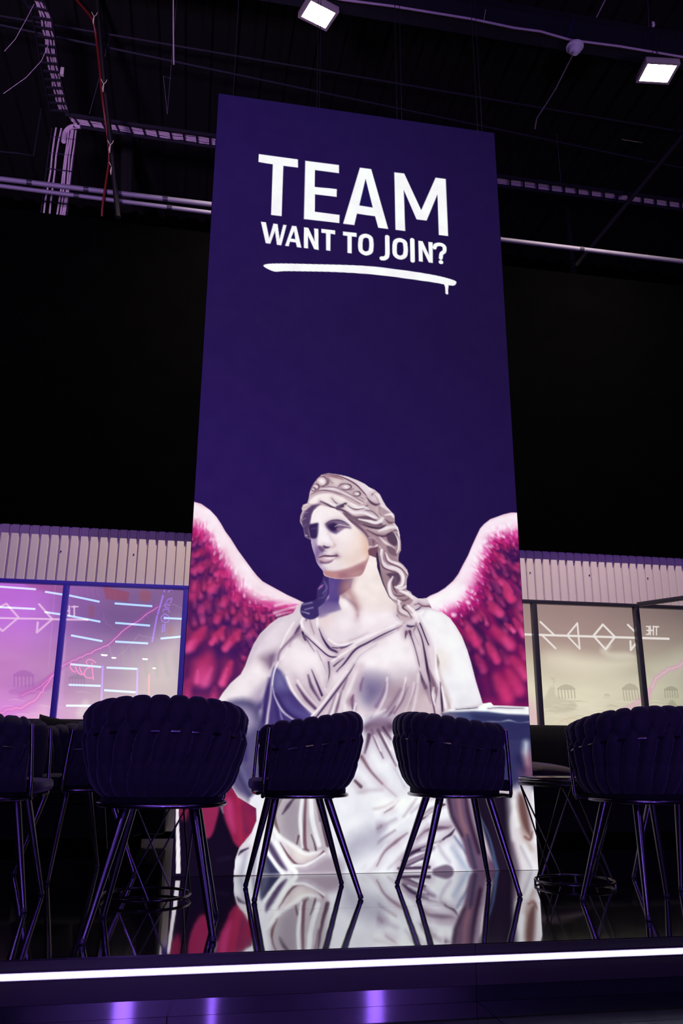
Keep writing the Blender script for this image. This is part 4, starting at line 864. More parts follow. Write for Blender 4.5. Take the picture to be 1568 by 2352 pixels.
def window_art():
    # ---- left run: violet glow from inside painted into the print colours
    w = 760; x0, x1 = BX[0], BX[3]; h = int(w*(ZT-ZB)/(x1-x0)); C = Canvas(w, h, x0, x1, ZB, ZT, YW, (0, 0, 0))
    rA, rB = ramp2(C, [(0, '#b766cf'), (.2, '#bd6fd6'), (.4, '#c887c8'), (.6, '#d08ad0'), (.8, '#d877d6'), (1, '#c96ac6')], [(0, '#7d5a8e'), (.22, '#8a6a9c'), (.45, '#b294b4'), (.65, '#cdb6be'), (.85, '#d3bcc8'), (1, '#c2a8bc')])
    tx = np.linspace(0, 1, w)[None, :, None]*(x1-x0)+x0
    k = np.clip((tx+1.75)/.9, 0, 1); C.im[:] = rA*(1-k)+rB*k
    n = value_noise(h, w, 5, 4)[..., None]-.5; yy = np.linspace(0, 1, h)[:, None, None]
    C.im += n*(.10+.22*np.clip(yy-.25, 0, .4)); C.im += (value_noise(h, w, 22, 9, 5)[..., None]-.5)*.10*np.clip((yy-.62)*6, 0, 1)
    C.grp(0, 1150, 3.136)
    P(C, '#8a4058', [(180,590),(440,600),(460,660),(300,640)], 14, .35); P(C, '#a8404a', [(740,610),(930,650),(920,720),(760,700)], 6, .45, False)
    for q in [[(1010,640),(1080,650),(1070,720),(1010,710)], [(640,750),(675,755),(670,835),(640,830)], [(1215,900),(1240,905),(1235,970),(1212,960)]]: P(C, '#a8524e', q, 8, .45)
    for i in range(9): S(C, '#7c2f44', 2, [(560+40*i,606+3*i),(575+40*i,690+3*i)], 2, .3); 
    for i in range(5): S(C, '#7c2f44', 2, [(740,625+18*i),(925,655+16*i)], 2, .3)
    P(C, '#6c4f8c', [(490,660),(720,740),(1100,780),(1100,900),(900,930),(600,960),(480,900)], 60, .45); P(C, '#e6dcd0', [(1100,1050),(1320,900),(1330,1420),(1000,1420),(960,1200)], 60, .65)
    P(C, '#d8a8e0', [(430,1000),(470,980),(440,1560),(390,1560)], 10, .35)
    for i in range(6): S(C, '#a9b3a0', (26,18), [(880+75*i,1060+10*i),(905+75*i,1260)], 14, .28)
    for q, cl in (((90,1340,150,120),'#9f5fae'), ((490,1340,120,90),'#8f7a9c')): temple(C, *q, cl, .5, 6)
    P(C, '#a862b4', [(60,1370),(180,1330),(300,1290),(380,1240),(400,1330),(300,1380),(100,1400)], 10, .35)
    for i in range(26):
        r = np.random.RandomState(i); x = r.uniform(0, 1250); y = r.uniform(1380, 1600); S(C, '#f3d8ea', (2, 6, 2), [(x,y),(x+40,y-8),(x+90+30*r.rand(),y+4)], 5, .35)
    P(C, '#f0c2dc', [(130,1600),(240,1520),(330,1480),(350,1600)], 26, .5); P(C, '#e6d8dc', [(560,1500),(620,1440),(660,1540),(560,1570)], 16, .6)
    bolt(C, [(1130,760),(980,870),(900,920),(770,1040),(700,1070),(640,1100),(520,1150),(420,1210),(290,1340),(150,1410)], '#efa6d6', 7, .85, '#c048b4', 1)
    bolt(C, [(420,1210),(330,1330),(260,1430),(150,1500),(60,1505),(-40,1560)], '#f6a8cc', 8, .9, '#d858c8', 2)
    bolt(C, [(780,1040),(800,1110),(860,1140)], '#e6a6d6', 3, .6, None, 3); bolt(C, [(830,1130),(900,1080),(1000,960),(1150,1000)], '#dcb8d0', 3, .5, None, 4); bolt(C, [(1130,760),(1250,740),(1330,780)], '#d8a0d8', 3, .5, None, 5); bolt(C, [(740,790),(760,880),(840,930)], '#c070c0', 3, .5, None, 6)
    lc = '#ecc2ea'
    S(C, lc, 15, [(-200,836),(628,853)], 1.5, .85); S(C, lc, 15, [(-30,770),(42,735),(130,836),(14,935),(-80,850)], 1.5, .8, False)
    S(C, lc, 15, [(278,738),(370,845)], 1.5, .8); S(C, lc, 16, [(370,850),(262,945),(268,872)], 1.5, .8, False)
    for q in [((470,752),(470,822)),((497,752),(497,822)),((470,787),(497,787)),((533,752),(533,822)),((514,757),(558,757))]: S(C, lc, 11, list(q), 1.5, .85)
    S(C, lc, 3, [(345,1200),(370,900),(395,600)], 3, .3)
    left = np.clip(C.im, 0, 1)
    # ---- right run
    w = 760; x0, x1 = BX[4], BX[7]; h = int(w*(ZT-ZB)/(x1-x0)); C = Canvas(w, h, x0, x1, ZB, ZT, YW, (0, 0, 0))
    rA, rB = ramp2(C, [(0, '#9a8280'), (.12, '#a68c88'), (.26, '#b09a90'), (.34, '#c4b8a4'), (.5, '#ddd4bc'), (.7, '#ded6be'), (.85, '#d3c8b2'), (1, '#cbbfae')], [(0, '#6f605f'), (.12, '#82746e'), (.3, '#9a9584'), (.5, '#aaa892'), (.7, '#b9b29c'), (.85, '#b4ac98'), (1, '#a8a08e')])
    tx = np.linspace(0, 1, w)[None, :, None]*(x1-x0)+x0; k = np.clip((tx-4.5)/1.6, 0, 1)**1.2; C.im[:] = rA*(1-k)+rB*k
    n = value_noise(h, w, 5, 12)[..., None]-.5; yy = np.linspace(0, 1, h)[:, None, None]
    C.im += n*(.05+.3*np.clip(yy-.22, 0, .3)); C.im += (value_noise(h, w, 26, 3, 6)[..., None]-.5)*.10*np.clip((yy-.66)*8, 0, 1)
    C.grp(1150, 1200, 3.751)
    P(C, '#efe8d2', [(400,1130),(560,1100),(700,1150),(900,1180),(1140,1180),(1100,1250),(900,1280),(600,1260),(420,1220)], 40, .5)
    P(C, '#e9e4d0', [(870,1080),(950,1060),(940,1110),(1100,1120),(1160,1160),(1000,1170),(880,1130)], 18, .45)
    P(C, '#cbc6b4', [(1290,1250),(1420,1180),(1560,1100),(1700,1080),(1700,1260),(1400,1330)], 40, .5)
    P(C, '#b5ab98', [(350,1580),(400,1480),(430,1420),(470,1430),(490,1500),(640,1550),(640,1620),(500,1640)], 12, .45)
    for q in [((430,1330),(455,1350),(462,1430)),((455,1350),(475,1335)),((440,1345),(460,1360)),((462,1380),(480,1360))]: S(C, '#a89c88', 4, list(q), 3, .45)
    temple(C, 490, 1515, 155, 120, '#a79d8b', .55, 6, 8); temple(C, 895, 1520, 52, 44, '#b3aa98', .5, 5); temple(C, 1050, 1535, 140, 150, '#a09684', .55, 6, 14); temple(C, 1410, 1510, 120, 100, '#8f8878', .55, 6, 6)
    for i in range(40):
        r = np.random.RandomState(i+50); x = r.uniform(340, 1500); y = r.uniform(1540, 1740); S(C, '#f2ead6' if i % 3 else '#a89c8a', (2, 7, 2), [(x,y),(x+40,y-9),(x+90+40*r.rand(),y+5)], 5, .4)
    S(C, '#e8c890', (6,5), [(600,1730),(640,1640)], 3, .6); S(C, '#e0b088', (5,8,5), [(500,1735),(560,1700),(600,1735)], 4, .5)
    P(C, '#e2b0c0', [(200,1500),(330,1620),(330,1760),(240,1760)], 30, .6); bolt(C, [(210,1340),(250,1320),(310,1330),(360,1350)], '#f0c0d8', 3, .6, None, 9)
    P(C, '#8a8468', [(1440,1600),(1480,1530),(1530,1600),(1500,1640)], 6, .4)
    bolt(C, [(1580,1200),(1540,1240),(1440,1270),(1340,1340),(1310,1420),(1260,1470),(1180,1560),(1060,1620)], '#f0b8d8', 7, .9, '#d884bc', 11)
    bolt(C, [(1290,1450),(1270,1540),(1230,1600)], '#ecb0d4', 5, .8, '#d884bc', 12); bolt(C, [(1570,1220),(1530,1300),(1480,1390)], '#e0aacc', 3, .6, None, 13)
    lc = '#e9e1dc'
    S(C, lc, 19, [(150,957),(1450,997)], 1.5, .97); S(C, lc, 17, [(345,850),(462,962)], 1.5, .97); S(C, lc, 17, [(362,968),(475,1080)], 1.5, .97)
    S(C, lc, 15, [(582,960),(664,860),(684,1085),(576,970)], 1.5, .97, False); S(C, lc, 18, [(804,970),(884,872),(988,980),(908,1090),(806,975)], 1.5, .97, False)
    S(C, lc, 17, [(1100,875),(1210,985),(1125,1095),(1122,1018)], 1.5, .97, False)
    for q in [((1258,890),(1280,890),(1280,958),(1258,958)), ((1262,924),(1280,924)), ((1292,886),(1292,962)), ((1318,886),(1318,962)), ((1292,924),(1318,924)), ((1345,890),(1345,963)), ((1328,891),(1364,891))]: S(C, lc, 10, list(q), 1.2, .97, False)
    return left, np.clip(C.im, 0, 1)
ART_L, ART_R = window_art()
M['glass'] = picture_mat('backlit_printed_glass', 1.0, .30)
plainL = ART_L[:, -40:].mean(1, keepdims=True); plain = np.repeat(plainL, 60, 1)
for i in range(7):
    e = empty('window_%d' % (i+1), (0, 0, 0)); e['kind'] = 'structure'
    x0, x1 = BX[i]+.022, BX[i+1]-.022
    if i < 3: a = ART_L; xa, xb = BX[0], BX[3]
    elif i == 3: a = plain; xa, xb = BX[3], BX[4]
    else: a = ART_R; xa, xb = BX[4], BX[7]
    c0, c1 = int((x0-xa)/(xb-xa)*a.shape[1]), int((x1-xa)/(xb-xa)*a.shape[1])
    g = picture_grid('pane', a[:, max(c0, 0):c1], x0, x1, ZB+.02, ZT-.01, YW+.02, M['glass'], e)
# frames: rails and mullions
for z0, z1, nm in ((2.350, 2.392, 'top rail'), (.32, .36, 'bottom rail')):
    for xa, xb, mt, cl in ((-5.2, 1.256, 'frame2', 'blue'), (1.256, 8.6, 'frame', 'black')):  # 'blue' is a black frame with the blue neon reflection painted in
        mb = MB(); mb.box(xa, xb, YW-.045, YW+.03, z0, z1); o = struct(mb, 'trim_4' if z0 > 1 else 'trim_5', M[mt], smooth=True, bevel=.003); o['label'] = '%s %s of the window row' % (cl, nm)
k = 6
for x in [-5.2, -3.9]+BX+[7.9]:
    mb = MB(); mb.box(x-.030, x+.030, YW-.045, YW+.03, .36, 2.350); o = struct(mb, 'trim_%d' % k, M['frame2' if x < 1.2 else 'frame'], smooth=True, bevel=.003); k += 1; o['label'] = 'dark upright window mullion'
# angled glass box frame that leaves the row at the right
pA, pB = Vector((5.272, 8.93, 2.378)), Vector((6.35, 7.35, 2.378)); pB = pA+(Vector((5.483, 8.313, 2.385))-Vector((5.149, 8.802, 2.378)))*3.2
e = empty('glass_screen_frame', (pA.x, pA.y, 0), 0, 'black angled frame of the glass partition leaving the right windows', 'partition')
mb = MB(); mb.obox(pA-Vector((pA.x, pA.y, 0)), pB-Vector((pA.x, pA.y, 0)), .05, .05); mb.build('top_rail', M['frame'], e, bevel=.003)
mb = MB(); d = pB-pA; mb.box(d.x-.03, d.x+.03, d.y-.03, d.y+.03, 0.0, 2.353); mb.build('post', M['frame'], e, bevel=.003)

# neon reflections in the left windows, built as tubes behind the glass; lamps
YN = 9.42
mb = MB(); mb.box(-9, 13.5, 9.1, 12.4, 2.93, 2.985); o = struct(mb, 'ceiling', M['black'], smooth=False); o['label'] = 'black roof slab of the shop behind the glass'
mb = MB(); mb.box(-5, 8, YN+.0105, YN+.06, 0, 2.93); o = struct(mb, 'wall_inner', M['black'], smooth=False); o['label'] = 'dark inner wall of the shop behind the glass'
def cz(x, y): return at_y(x/3.136, 1150+y/3.136, YN)
bars = [((-20,618),(258,638)),((325,656),(450,676)),((487,680),(716,728)),((826,740),(1096,760)),((-20,766),(254,780)),((322,802),(432,818)),((470,824),(722,872)),((830,880),(1080,900)),((1180,845),(1310,851)),((512,970),(736,1012)),((830,1015),(1066,1028)),((1156,993),(1305,979)),((508,1178),(728,1198)),((768,1202),(990,1212)),((495,1326),(724,1334)),((750,1365),(976,1380)),((476,1476),(720,1478))]
names = ['topmost at the left edge of the glass','high, short, just left of the mullion','high, slanting, just right of the mullion','high, in the middle of the second pane','second row at the left edge of the glass','second row, short, left of the mullion','second row, slanting over the white arrow line','second row, in the middle of the second pane','short one crossing the violet sign','third row, slanting, right of the mullion','third row, in the middle of the second pane','third row, short, under the violet sign','just behind the pink script sign','right of the pink script sign','below the pink script sign','low, right of the violet upright','lowest, just above the chairs']
for (a, b), nm in zip(bars, names):
    A, B = cz(*a), cz(*b); mid = (A+B)/2; mb = MB()
    mb.tube([A-mid, (B-A)*.1+A-mid, B-mid], .011, 8); o = mb.build('neon_tube', M['neon']); o.location = mid
    tag(o, 'blue-white neon tube behind the left windows, '+nm, 'neon light', 'blue-white neon tubes behind the left windows')
for i, (a, b) in enumerate([((740,1190),(730,1450)),((990,1205),(985,1415)),((1175,680),(1135,820)),((1132,825),(1095,1018))]):
    A, B = cz(*a), cz(*b); mid = (A+B)/2; mb = MB(); mb.tube([A-mid, B-mid], .010, 8); o = mb.build('neon_tube', M['neonv']); o.location = mid
    tag(o, ['violet upright neon tube left of centre in the second pane, below the lamps','violet upright neon tube right of centre in the second pane, below the lamps','violet slanting neon tube, upper one left of the outlined letters','violet slanting neon tube, lower one left of the outlined letters'][i], 'neon light', 'violet neon tubes behind the left windows')
A, B = cz(1073,1250), cz(1072,1400); mid = (A+B)/2; mb = MB(); mb.tube([A-mid, B-mid], .009, 8); o = mb.build('neon_tube', M['redneon']); o.location = mid; tag(o, 'thin red upright neon tube low in the second pane from the left', 'neon light')
e = empty('neon_sign', cz(600, 1230), 0, 'pink mirrored script neon sign behind the second pane', 'sign'); e0 = Vector(e.location)
for q in ([(514,1168),(506,1188),(512,1212),(530,1230),(546,1232)], [(556,1176),(545,1188),(548,1212),(566,1240),(584,1252),(600,1252),(608,1240)], [(584,1186),(574,1198),(578,1222),(592,1246)], [(690,1168),(660,1146),(630,1148),(622,1166),(636,1188),(664,1200)], [(656,1198),(622,1212),(608,1240),(614,1266),(640,1277),(668,1276)], [(662,1166),(666,1226),(674,1292)]):
    mb = MB(); mb.tube([cz(*p_)-e0 for p_ in [tuple(v) for v in cr(q, 5)]], .0065, 6); mb.build('letter', M['neonp'], e)
e = empty('neon_sign', cz(1190, 830), 0, 'violet outlined letters of an upright sign behind the second pane', 'sign'); e0 = Vector(e.location)
for q, cl in (([(1238,700),(1208,712),(1195,735),(1228,738),(1238,700)],1), ([(1185,745),(1222,752),(1216,775),(1190,768),(1185,745)],1), ([(1172,800),(1180,780),(1215,785),(1218,805)],0), ([(1186,812),(1158,840),(1165,868),(1190,880),(1214,868),(1216,835),(1186,812)],1), ([(1186,832),(1176,848),(1186,862),(1200,850),(1186,832)],1), ([(1172,895),(1186,890),(1184,940),(1166,948),(1172,895)],1), ([(1212,660),(1225,640),(1240,645)],0), ([(1282,642),(1292,636)],0), ([(1185,640),(1180,660)],0)):
    mb = MB(); mb.tube([cz(*p_)-e0 for p_ in q], .006, 6); mb.build('letter', M['neonv'], e)
for i, (x, y, r) in enumerate([(750,1116,20),(819,1136,14),(1044,1145,17),(1110,1211,10)]):
    p_ = cz(x, y); mb = MB(); mb.lathe([(r/3.136*.0052, 0), (r/3.136*.0056, .012)], (0, 0, 0), 20); o = mb.build('ceiling_lamp', M['spot']); o.location = p_; o.rotation_euler = (.25, .06, 0)
    tag(o, ['leftmost and largest round white ceiling lamp behind the second pane','second round white ceiling lamp from the left behind the second pane','third round white ceiling lamp from the left behind the second pane','smallest round white ceiling lamp behind the second pane, far right'][i], 'lamp', 'round lamps behind the left windows')

# ---------------------------------------------------------------- LED wall
e = empty('led_screen', ((SX0+SX1)/2, SY, 0), 0, 'tall LED screen showing a winged statue under the words TEAM WANT TO JOIN?', 'screen')
xc = (SX0+SX1)/2
pic = wall_picture()
g = picture_grid('display_panel', pic, SX0-xc, SX1-xc, 0.001, SZ1, 0, picture_mat('led_picture', 1.0), e, lambda l: l*1.04)
mb = MB(); mb.box(SX0-xc-.003, SX1-xc+.003, .003, .11, 0.0, SZ1+.003); mb.build('cabinet', M['black'], e, smooth=False)
for x, y0, y1 in ((537,100,216),(722,205,246),(733,130,248),(907,200,272),(922,160,275),(1090,240,294),(1106,195,298),(1265,260,400)):
    pass
for x in (537, 727, 733, 911, 922, 1096, 1106):
    a = at_y(x, 200 if x < 600 else 250 if x < 800 else 275 if x < 1000 else 296, SY+.05); a.z = SZ1
    mb = MB(); mb.tube([(a.x-xc, .05, SZ1), (a.x-xc, .05, 9.55)], .0028, 6); mb.build('suspension_cable', M['dsteel'], e)

# ---------------------------------------------------------------- woven tub chair
def plan(n, a=.266, b=.244, yf=.180, ex=2.6):
    t = np.linspace(0, 1, 400); pts = []
    y_side = yf
    th = np.linspace(0, 2*math.pi, 4001)
    X = a*np.sign(np.cos(th))*np.abs(np.cos(th))**(2/ex); Y = b*np.sign(np.sin(th))*np.abs(np.sin(th))**(2/ex)
    q = [(x, y) for x, y, h in zip(X, Y, th) if h >= math.pi/2 and (y <= yf or x < 0)]
    arc = [(x, y) for x, y, h in zip(X, Y, th) if math.pi/2 <= h <= 2.5*math.pi and y <= yf]
    arc2 = [(x, y) for x, y, h in zip(X, Y, th) if h < math.pi/2 and y <= yf]
    p = np.array([v for v in arc]+arc2); p = p[np.concatenate([[True], np.hypot(*(np.diff(p, axis=0).T)) > 1e-7])]
    s = np.concatenate([[0], np.cumsum(np.hypot(*np.diff(p, axis=0).T))]); u = np.linspace(0, s[-1], n)
    return np.stack([np.interp(u, s, p[:, 0]), np.interp(u, s, p[:, 1])], 1)
NC = 18
def shell_mesh():
    nu = NC*13+1; p = plan(nu); u = np.linspace(0, 1, nu)
    d = np.gradient(p, axis=0); d /= np.hypot(d[:, 0], d[:, 1])[:, None]; nr = np.stack([d[:, 1], -d[:, 0]], 1)
    back = np.clip(np.cos((u-.5)*math.pi*1.15), 0, 1)
    zb = .452; zt = .700+.055*back**1.1
    wv = list(np.linspace(0, 1, 46))+list(np.linspace(1, 1.32, 16)[1:])+list(np.linspace(1.32, 2.2, 22)[1:])
    V = np.zeros((len(wv), nu, 3))
    for j, w in enumerate(wv):
        if w <= 1:
            f_b = np.interp(w, [0, .07, .18, .36, .6, .85, 1], [.74, .83, .91, .97, 1.0, 1.03, 1.03]); f_s = np.interp(w, [0, .07, .2, .42, 1], [.80, .87, .94, .985, 1.03])
            n_in = 0.0; z = zb+w*(zt-zb)
        elif w <= 1.32:
            t = (w-1)/.32*math.pi; f_b = 1.03; f_s = 1.06; n_in = .026*(1-math.cos(t)); z = zt+.022*math.sin(t)
        else:
            t = (w-1.32)/.88; f_b = np.interp(t, [0, .5, 1], [1.03, .98, .80]); f_s = 1.0; n_in = .052; z = zt-t*(zt-zb-.02)
        f = f_b*back**.8+f_s*(1-back**.8)
        # braid height field
        W = w if w <= 1.25 else max(0, 1.0-(w-1.25)*.95)
        U = u*NC; h = np.zeros(nu)
        def fam(c0, lean, v0, v1, width, H, shp, base=0.0, ex=2.4, up=True):
            nonlocal h
            if W < v0 or W > v1: return
            s = (W-v0)/(v1-v0); hw = width*shp(s)
            if hw < .02: return
            c = c0+lean*(W-v0); dd = (U-c+.5) % 1.0-.5
            hh = (H*np.clip(1-np.abs(dd/hw)**ex, 0, 1)**.62*min(1, shp(s)*1.15)*(.35+.65*min(1, s/.7)) if up else H*np.clip(1-np.abs(dd/hw)**ex, 0, 1)**.62*min(1, shp(s)*1.15))+np.where(np.abs(dd) < hw, base, 0)
            if hw > .5:
                d2 = 1-np.abs(dd); hh = np.maximum(hh, H*np.clip(1-np.abs(d2/hw)**ex, 0, 1)**.62*((.35+.65*min(1, s/.7)) if up else 1))
            h = np.maximum(h, hh)
        fam(.25, .85, -.30, .70, .50, .027, lambda s: math.sin(math.pi*min(1, s**.85))**.85 if 0 < s < 1 else 0)
        fam(.60, .95, .12, .98, .47, .036, lambda s: math.sin(math.pi*s**1.2)**.95 if 0 < s < 1 else 0, .004)
        fam(.62, .45, .72, 1.6, .53, .021, lambda s: min(1, (s/.26)**.7) if s > 0 else 0, .014, 3.2, False)
        edge = np.clip(np.minimum(u, 1-u)*NC*2.2, 0, 1)**.5
        h = h*edge
        # rim normal turns from outward to up to inward
        if w <= 1: on, oz = 1.0, 0.0
        elif w <= 1.32: t = (w-1)/.32*math.pi; on, oz = math.cos(t), math.sin(t)
        else: on, oz = -.6, 0.0
        V[j, :, 0] = p[:, 0]*f+nr[:, 0]*(h*on-n_in); V[j, :, 1] = p[:, 1]*np.where(p[:, 1] < 0, f, 1)+nr[:, 1]*(h*on-n_in); V[j, :, 2] = z+h*oz
    mb = MB(); m = len(wv); F = []
    for j in range(m-1):
        for i in range(nu-1): a = j*nu+i; F.append((a, a+1, a+nu+1, a+nu))
    F.append(tuple(j*nu for j in range(m))); F.append(tuple(j*nu+nu-1 for j in range(m))[::-1])
    F.append(tuple(range(nu))[::-1]) if False else None
    F = [f for f in F if f]
    mb.add(V.reshape(-1, 3), F); return mb.mesh('woven_back', True, 0, 60), p, nr, zt
def slab(pts, z0, z1, r=.014, crown=.0):
    mb = MB(); pts = np.array(pts); c = pts.mean(0); prof = [(1-r*3.2, z0), (1-r, z0+r*.35), (1, z0+r), (1, z1-r), (1-r*.8, z1-r*.35), (1-r*3.2, z1), (.5, z1+crown), (.02, z1+crown)]
    V = []; n = len(pts)
    for f, z in prof:
        for q in pts: V.append((c[0]+(q[0]-c[0])*f, c[1]+(q[1]-c[1])*f, z))
    F = []
    for i in range(len(prof)-1):
        for k in range(n): F.append((i*n+k, i*n+(k+1) % n, (i+1)*n+(k+1) % n, (i+1)*n+k))
    F.append(tuple(range(n))[::-1]); F.append(tuple((len(prof)-1)*n+k for k in range(n))); return mb.add(V, F)
SHELL, PL, PN, ZTOP = shell_mesh()
def make_chair():
    t = empty('tub_chair')
    obj('woven_backrest', SHELL, M['velvet'], t)
    inner = plan(60, .212, .20, .19); seat = [tuple(q) for q in inner]+[(.205,.212),(.17,.236),(.08,.242),(0,.243),(-.08,.242),(-.17,.236),(-.205,.212)]
    slab(seat, .448, .498, .018, .008).build('seat', M['velvet'], t)
    base = [tuple(q) for q in plan(60, .222, .205, .185)]; slab(base, .432, .458, .004).build('seat_base', M['velvet2'], t, smooth=True)
    # metal: seat ring and uprights in one bent tube
    ring = plan(70, .232, .212, .200, 2.4); pts = [(q[0], q[1], .428) for q in ring]
    L = [(-.250, .186, .722), (-.242, .194, .63), (-.231, .203, .50), (-.226, .205, .440), (-.218, .205, .428)]
    R_ = [(-x, y, z) for x, y, z in L[::-1]]
    mb = MB(); mb.tube(L+pts[1:-1]+R_, .0085, 10); mb.build('frame', M['metal'], t)
    mb = MB(); nu = len(PL); q = []
    for i in range(4, nu-4, 6): f = 1.03*max(0, math.cos((i/(nu-1)-.5)*math.pi*1.15))**.8+1.05*(1-max(0, math.cos((i/(nu-1)-.5)*math.pi*1.15))**.8); q.append((PL[i][0]*f+PN[i][0]*.019, PL[i][1]*(f if PL[i][1] < 0 else 1)+PN[i][1]*.019, ZTOP[i]-.072))
    mb.tube([tuple(v) for v in cr(q, 3)], .0048, 8); mb.build('back_rail', M['metal'], t)
    for x, y in ((0, -.197), (.135, -.165), (-.135, -.165)):
        mb = MB(); mb.tube([(x, y, .43), (x*.98, y*.98, .462)], .0035, 6); mb.build('pin', M['metal'], t)
    mb = MB(); mb.box(-.15, .15, -.13, .16, .414, .428); mb.build('mounting_plate', M['dsteel'], t, bevel=.003)
    for sx in (-1, 1):
        for y0, y1 in ((.135, .228), (-.105, -.243)):
            mb = MB(); a = Vector((sx*.122, y0, .416)); b = Vector((sx*.215, y1, 0.0)); d = (b-a)
            mb.tube([a, a+d*.05, a+d*.5, a+d*.962], [.0185, .0185, .0150, .0110], 14); lg = mb.build('leg', M['metal'], t)
            mb = MB(); mb.tube([a+d*.960, a+d*.968, a+d*.988, a+d], [.0115, .0124, .0122, .009], 14); mb.build('foot_cap', M['dsteel'], lg)
    return t
C0 = make_chair()
chairs = [((-.075, 3.315), math.radians(-3), 'black woven velvet tub chair seen from behind, large, left of the statue screen', 'x'),
          ((.548, 4.037), math.radians(91), 'black woven velvet tub chair facing left in front of the statue robe', 'x'),
          ((1.290, 3.998), math.radians(-91.5), 'black woven velvet tub chair facing right beside the right wire table', 'x'),
          ((1.975, 3.43), math.radians(5), 'black woven velvet tub chair seen from behind, cut by the right picture edge', 'x'),
          ((-.822, 3.925), math.radians(-90), 'black woven velvet tub chair cut off by the left picture edge', 'x'),
          ((-.545, 4.79), math.atan2(.85, -.52), 'black woven velvet tub chair half hidden between the two left chairs', 'x'),
          ((2.56, 4.04), math.radians(90), 'black woven velvet tub chair mostly hidden behind the right edge chair, only legs showing', 'x')]
for i, (xy, rz, lb, _) in enumerate(chairs):
    c = C0 if i == 0 else copy_tree(C0)
    c.location = (xy[0], xy[1], 0); c.rotation_euler = (0, 0, rz); tag(c, lb, 'chair', 'woven tub chairs on the platform')

# ---------------------------------------------------------------- wire side tables
def make_table():
    t = empty('wire_side_table'); rt, rb = .245, .192
    mb = MB(); mb.lathe([(.236, .494), (.246, .497), (.247, .503), (.240, .506)], n=48); mb.build('table_top', M['top'], t)
    def ringp(r, z, n=64): return [(r*math.cos(2*math.pi*k/n), r*math.sin(2*math.pi*k/n), z) for k in range(n)]
    for z, r in ((.488, .240), (.470, .246)):
        mb = MB(); mb.tube(ringp(r, z), .0055, 8, True); mb.build('top_ring', M['wire'], t)
    mb = MB(); mb.tube(ringp(rb, .018), .0062, 8, True); mb.build('base_ring', M['wire'], t)
    for k in range(4):
        a = math.radians(90*k+20); mb = MB(); mb.tube([(rb*math.cos(a), rb*math.sin(a), .014), (rb*math.cos(a), rb*math.sin(a), 0)], .006, 8); mb.build('foot', M['wire'], t)
    for k in range(4):
        for s_ in (-1, 1):
            a = math.radians(90*k+15); b = a+s_*math.radians(64)
            mb = MB(); mb.tube([(.243*math.cos(a), .243*math.sin(a), .470), (rb*math.cos(b), rb*math.sin(b), .020)], .0042, 8); mb.build('wire', M['wire'], t)
    return t
T0 = make_table(); T0.location = (-.137, 3.975, 0); T0.rotation_euler = (0, 0, .3); tag(T0, 'round wire side table behind the large left chair', 'table', 'round wire side tables')
T1 = copy_tree(T0); T1.location = (1.93, 4.10, 0); T1.rotation_euler = (0, 0, .75); tag(T1, 'round wire side table between the two right chairs, black top visible', 'table', 'round wire side tables')

# ---------------------------------------------------------------- sofas and cushions
def rbox(mb, x0, x1, y0, y1, z0, z1, puff=.02, n=8):
    V = []; F = []; base = 0
    def sp(a, b, t): return a+(b-a)*t
    faces = []
    for ax in range(3):
        for sd in (0, 1):
            st = len(V)
            for i in range(n+1):
                for j in range(n+1):
                    u, v = i/n, j/n; p = [0, 0, 0]; o1, o2 = (ax+1) % 3, (ax+2) % 3; p[ax] = sd; p[o1] = u; p[o2] = v
                    q = [2*c-1 for c in p]; r = .14
                    # round corners
                    lo = [max(-1+r, min(1-r, c)) for c in q]; dv = [q[k]-lo[k] for k in range(3)]; L = math.sqrt(sum(c*c for c in dv)) or 1
                    q = [lo[k]+dv[k]/L*r if L > 1e-9 else q[k] for k in range(3)]
                    bulge = (1-q[o1]**2)*(1-q[o2]**2)*puff
                    X = [sp(x0, x1, (q[0]+1)/2), sp(y0, y1, (q[1]+1)/2), sp(z0, z1, (q[2]+1)/2)]; X[ax] += bulge*(1 if sd else -1); V.append(X)
            for i in range(n):
                for j in range(n):
                    a = st+i*(n+1)+j; f = (a, a+n+1, a+n+2, a+1); F.append(f if sd else f[::-1])
    mb.add(V, F); return mb
def make_sofa(name, loc, W, label, arm_side):
    t = empty(name, loc, 0, label, 'sofa')
    rbox(MB(), 0, W, .05, .95, .06, .30, .0).build('base', M['velvet2'], t)
    n = max(2, round(W/.75))
    for i in range(n):
        a, b = W*i/n+.006, W*(i+1)/n-.006
        rbox(MB(), a, b, 0.0, .66, .30, .44, .02).build('seat_cushion', M['velvet2'], t)
    mb = MB(); V = []; F = []; nx = int(W/.02)
    for i in range(nx+1):
        x = W*i/nx; rib = .012*abs(math.sin(math.pi*x/.075))**.6
        for (y, z) in ((.66-rib, .42), (.70-rib, .72), (.73-rib, .835), (.78, .868), (.88, .86), (.95, .80), (.95, .10), (.66, .10)): V.append((x, y, z))
    for i in range(nx):
        for k in range(8): F.append((i*8+k, (i+1)*8+k, (i+1)*8+(k+1) % 8, i*8+(k+1) % 8))
    F.append(tuple(range(8))); F.append(tuple(nx*8+k for k in range(8))[::-1]); mb.add(V, F); mb.build('ribbed_backrest', M['velvet2'], t, angle=70)
    ax0, ax1 = (W-.02, W+.13) if arm_side > 0 else (-.13, .02)
    rbox(MB(), ax0, ax1, .02, .95, .08, .84, .01).build('armrest', M['velvet2'], t)
    mb = MB(); mb.box(.06, W-.06, .10, .86, 0, .065); mb.build('plinth', M['black'], t, bevel=.004)
    return t
make_sofa('sofa', (-3.4, 6.0, 0), 3.165, 'long black ribbed sofa under the left windows', 1)
make_sofa('sofa', (2.52, 6.02, 0), 3.9, 'long black ribbed sofa under the right windows', -1)
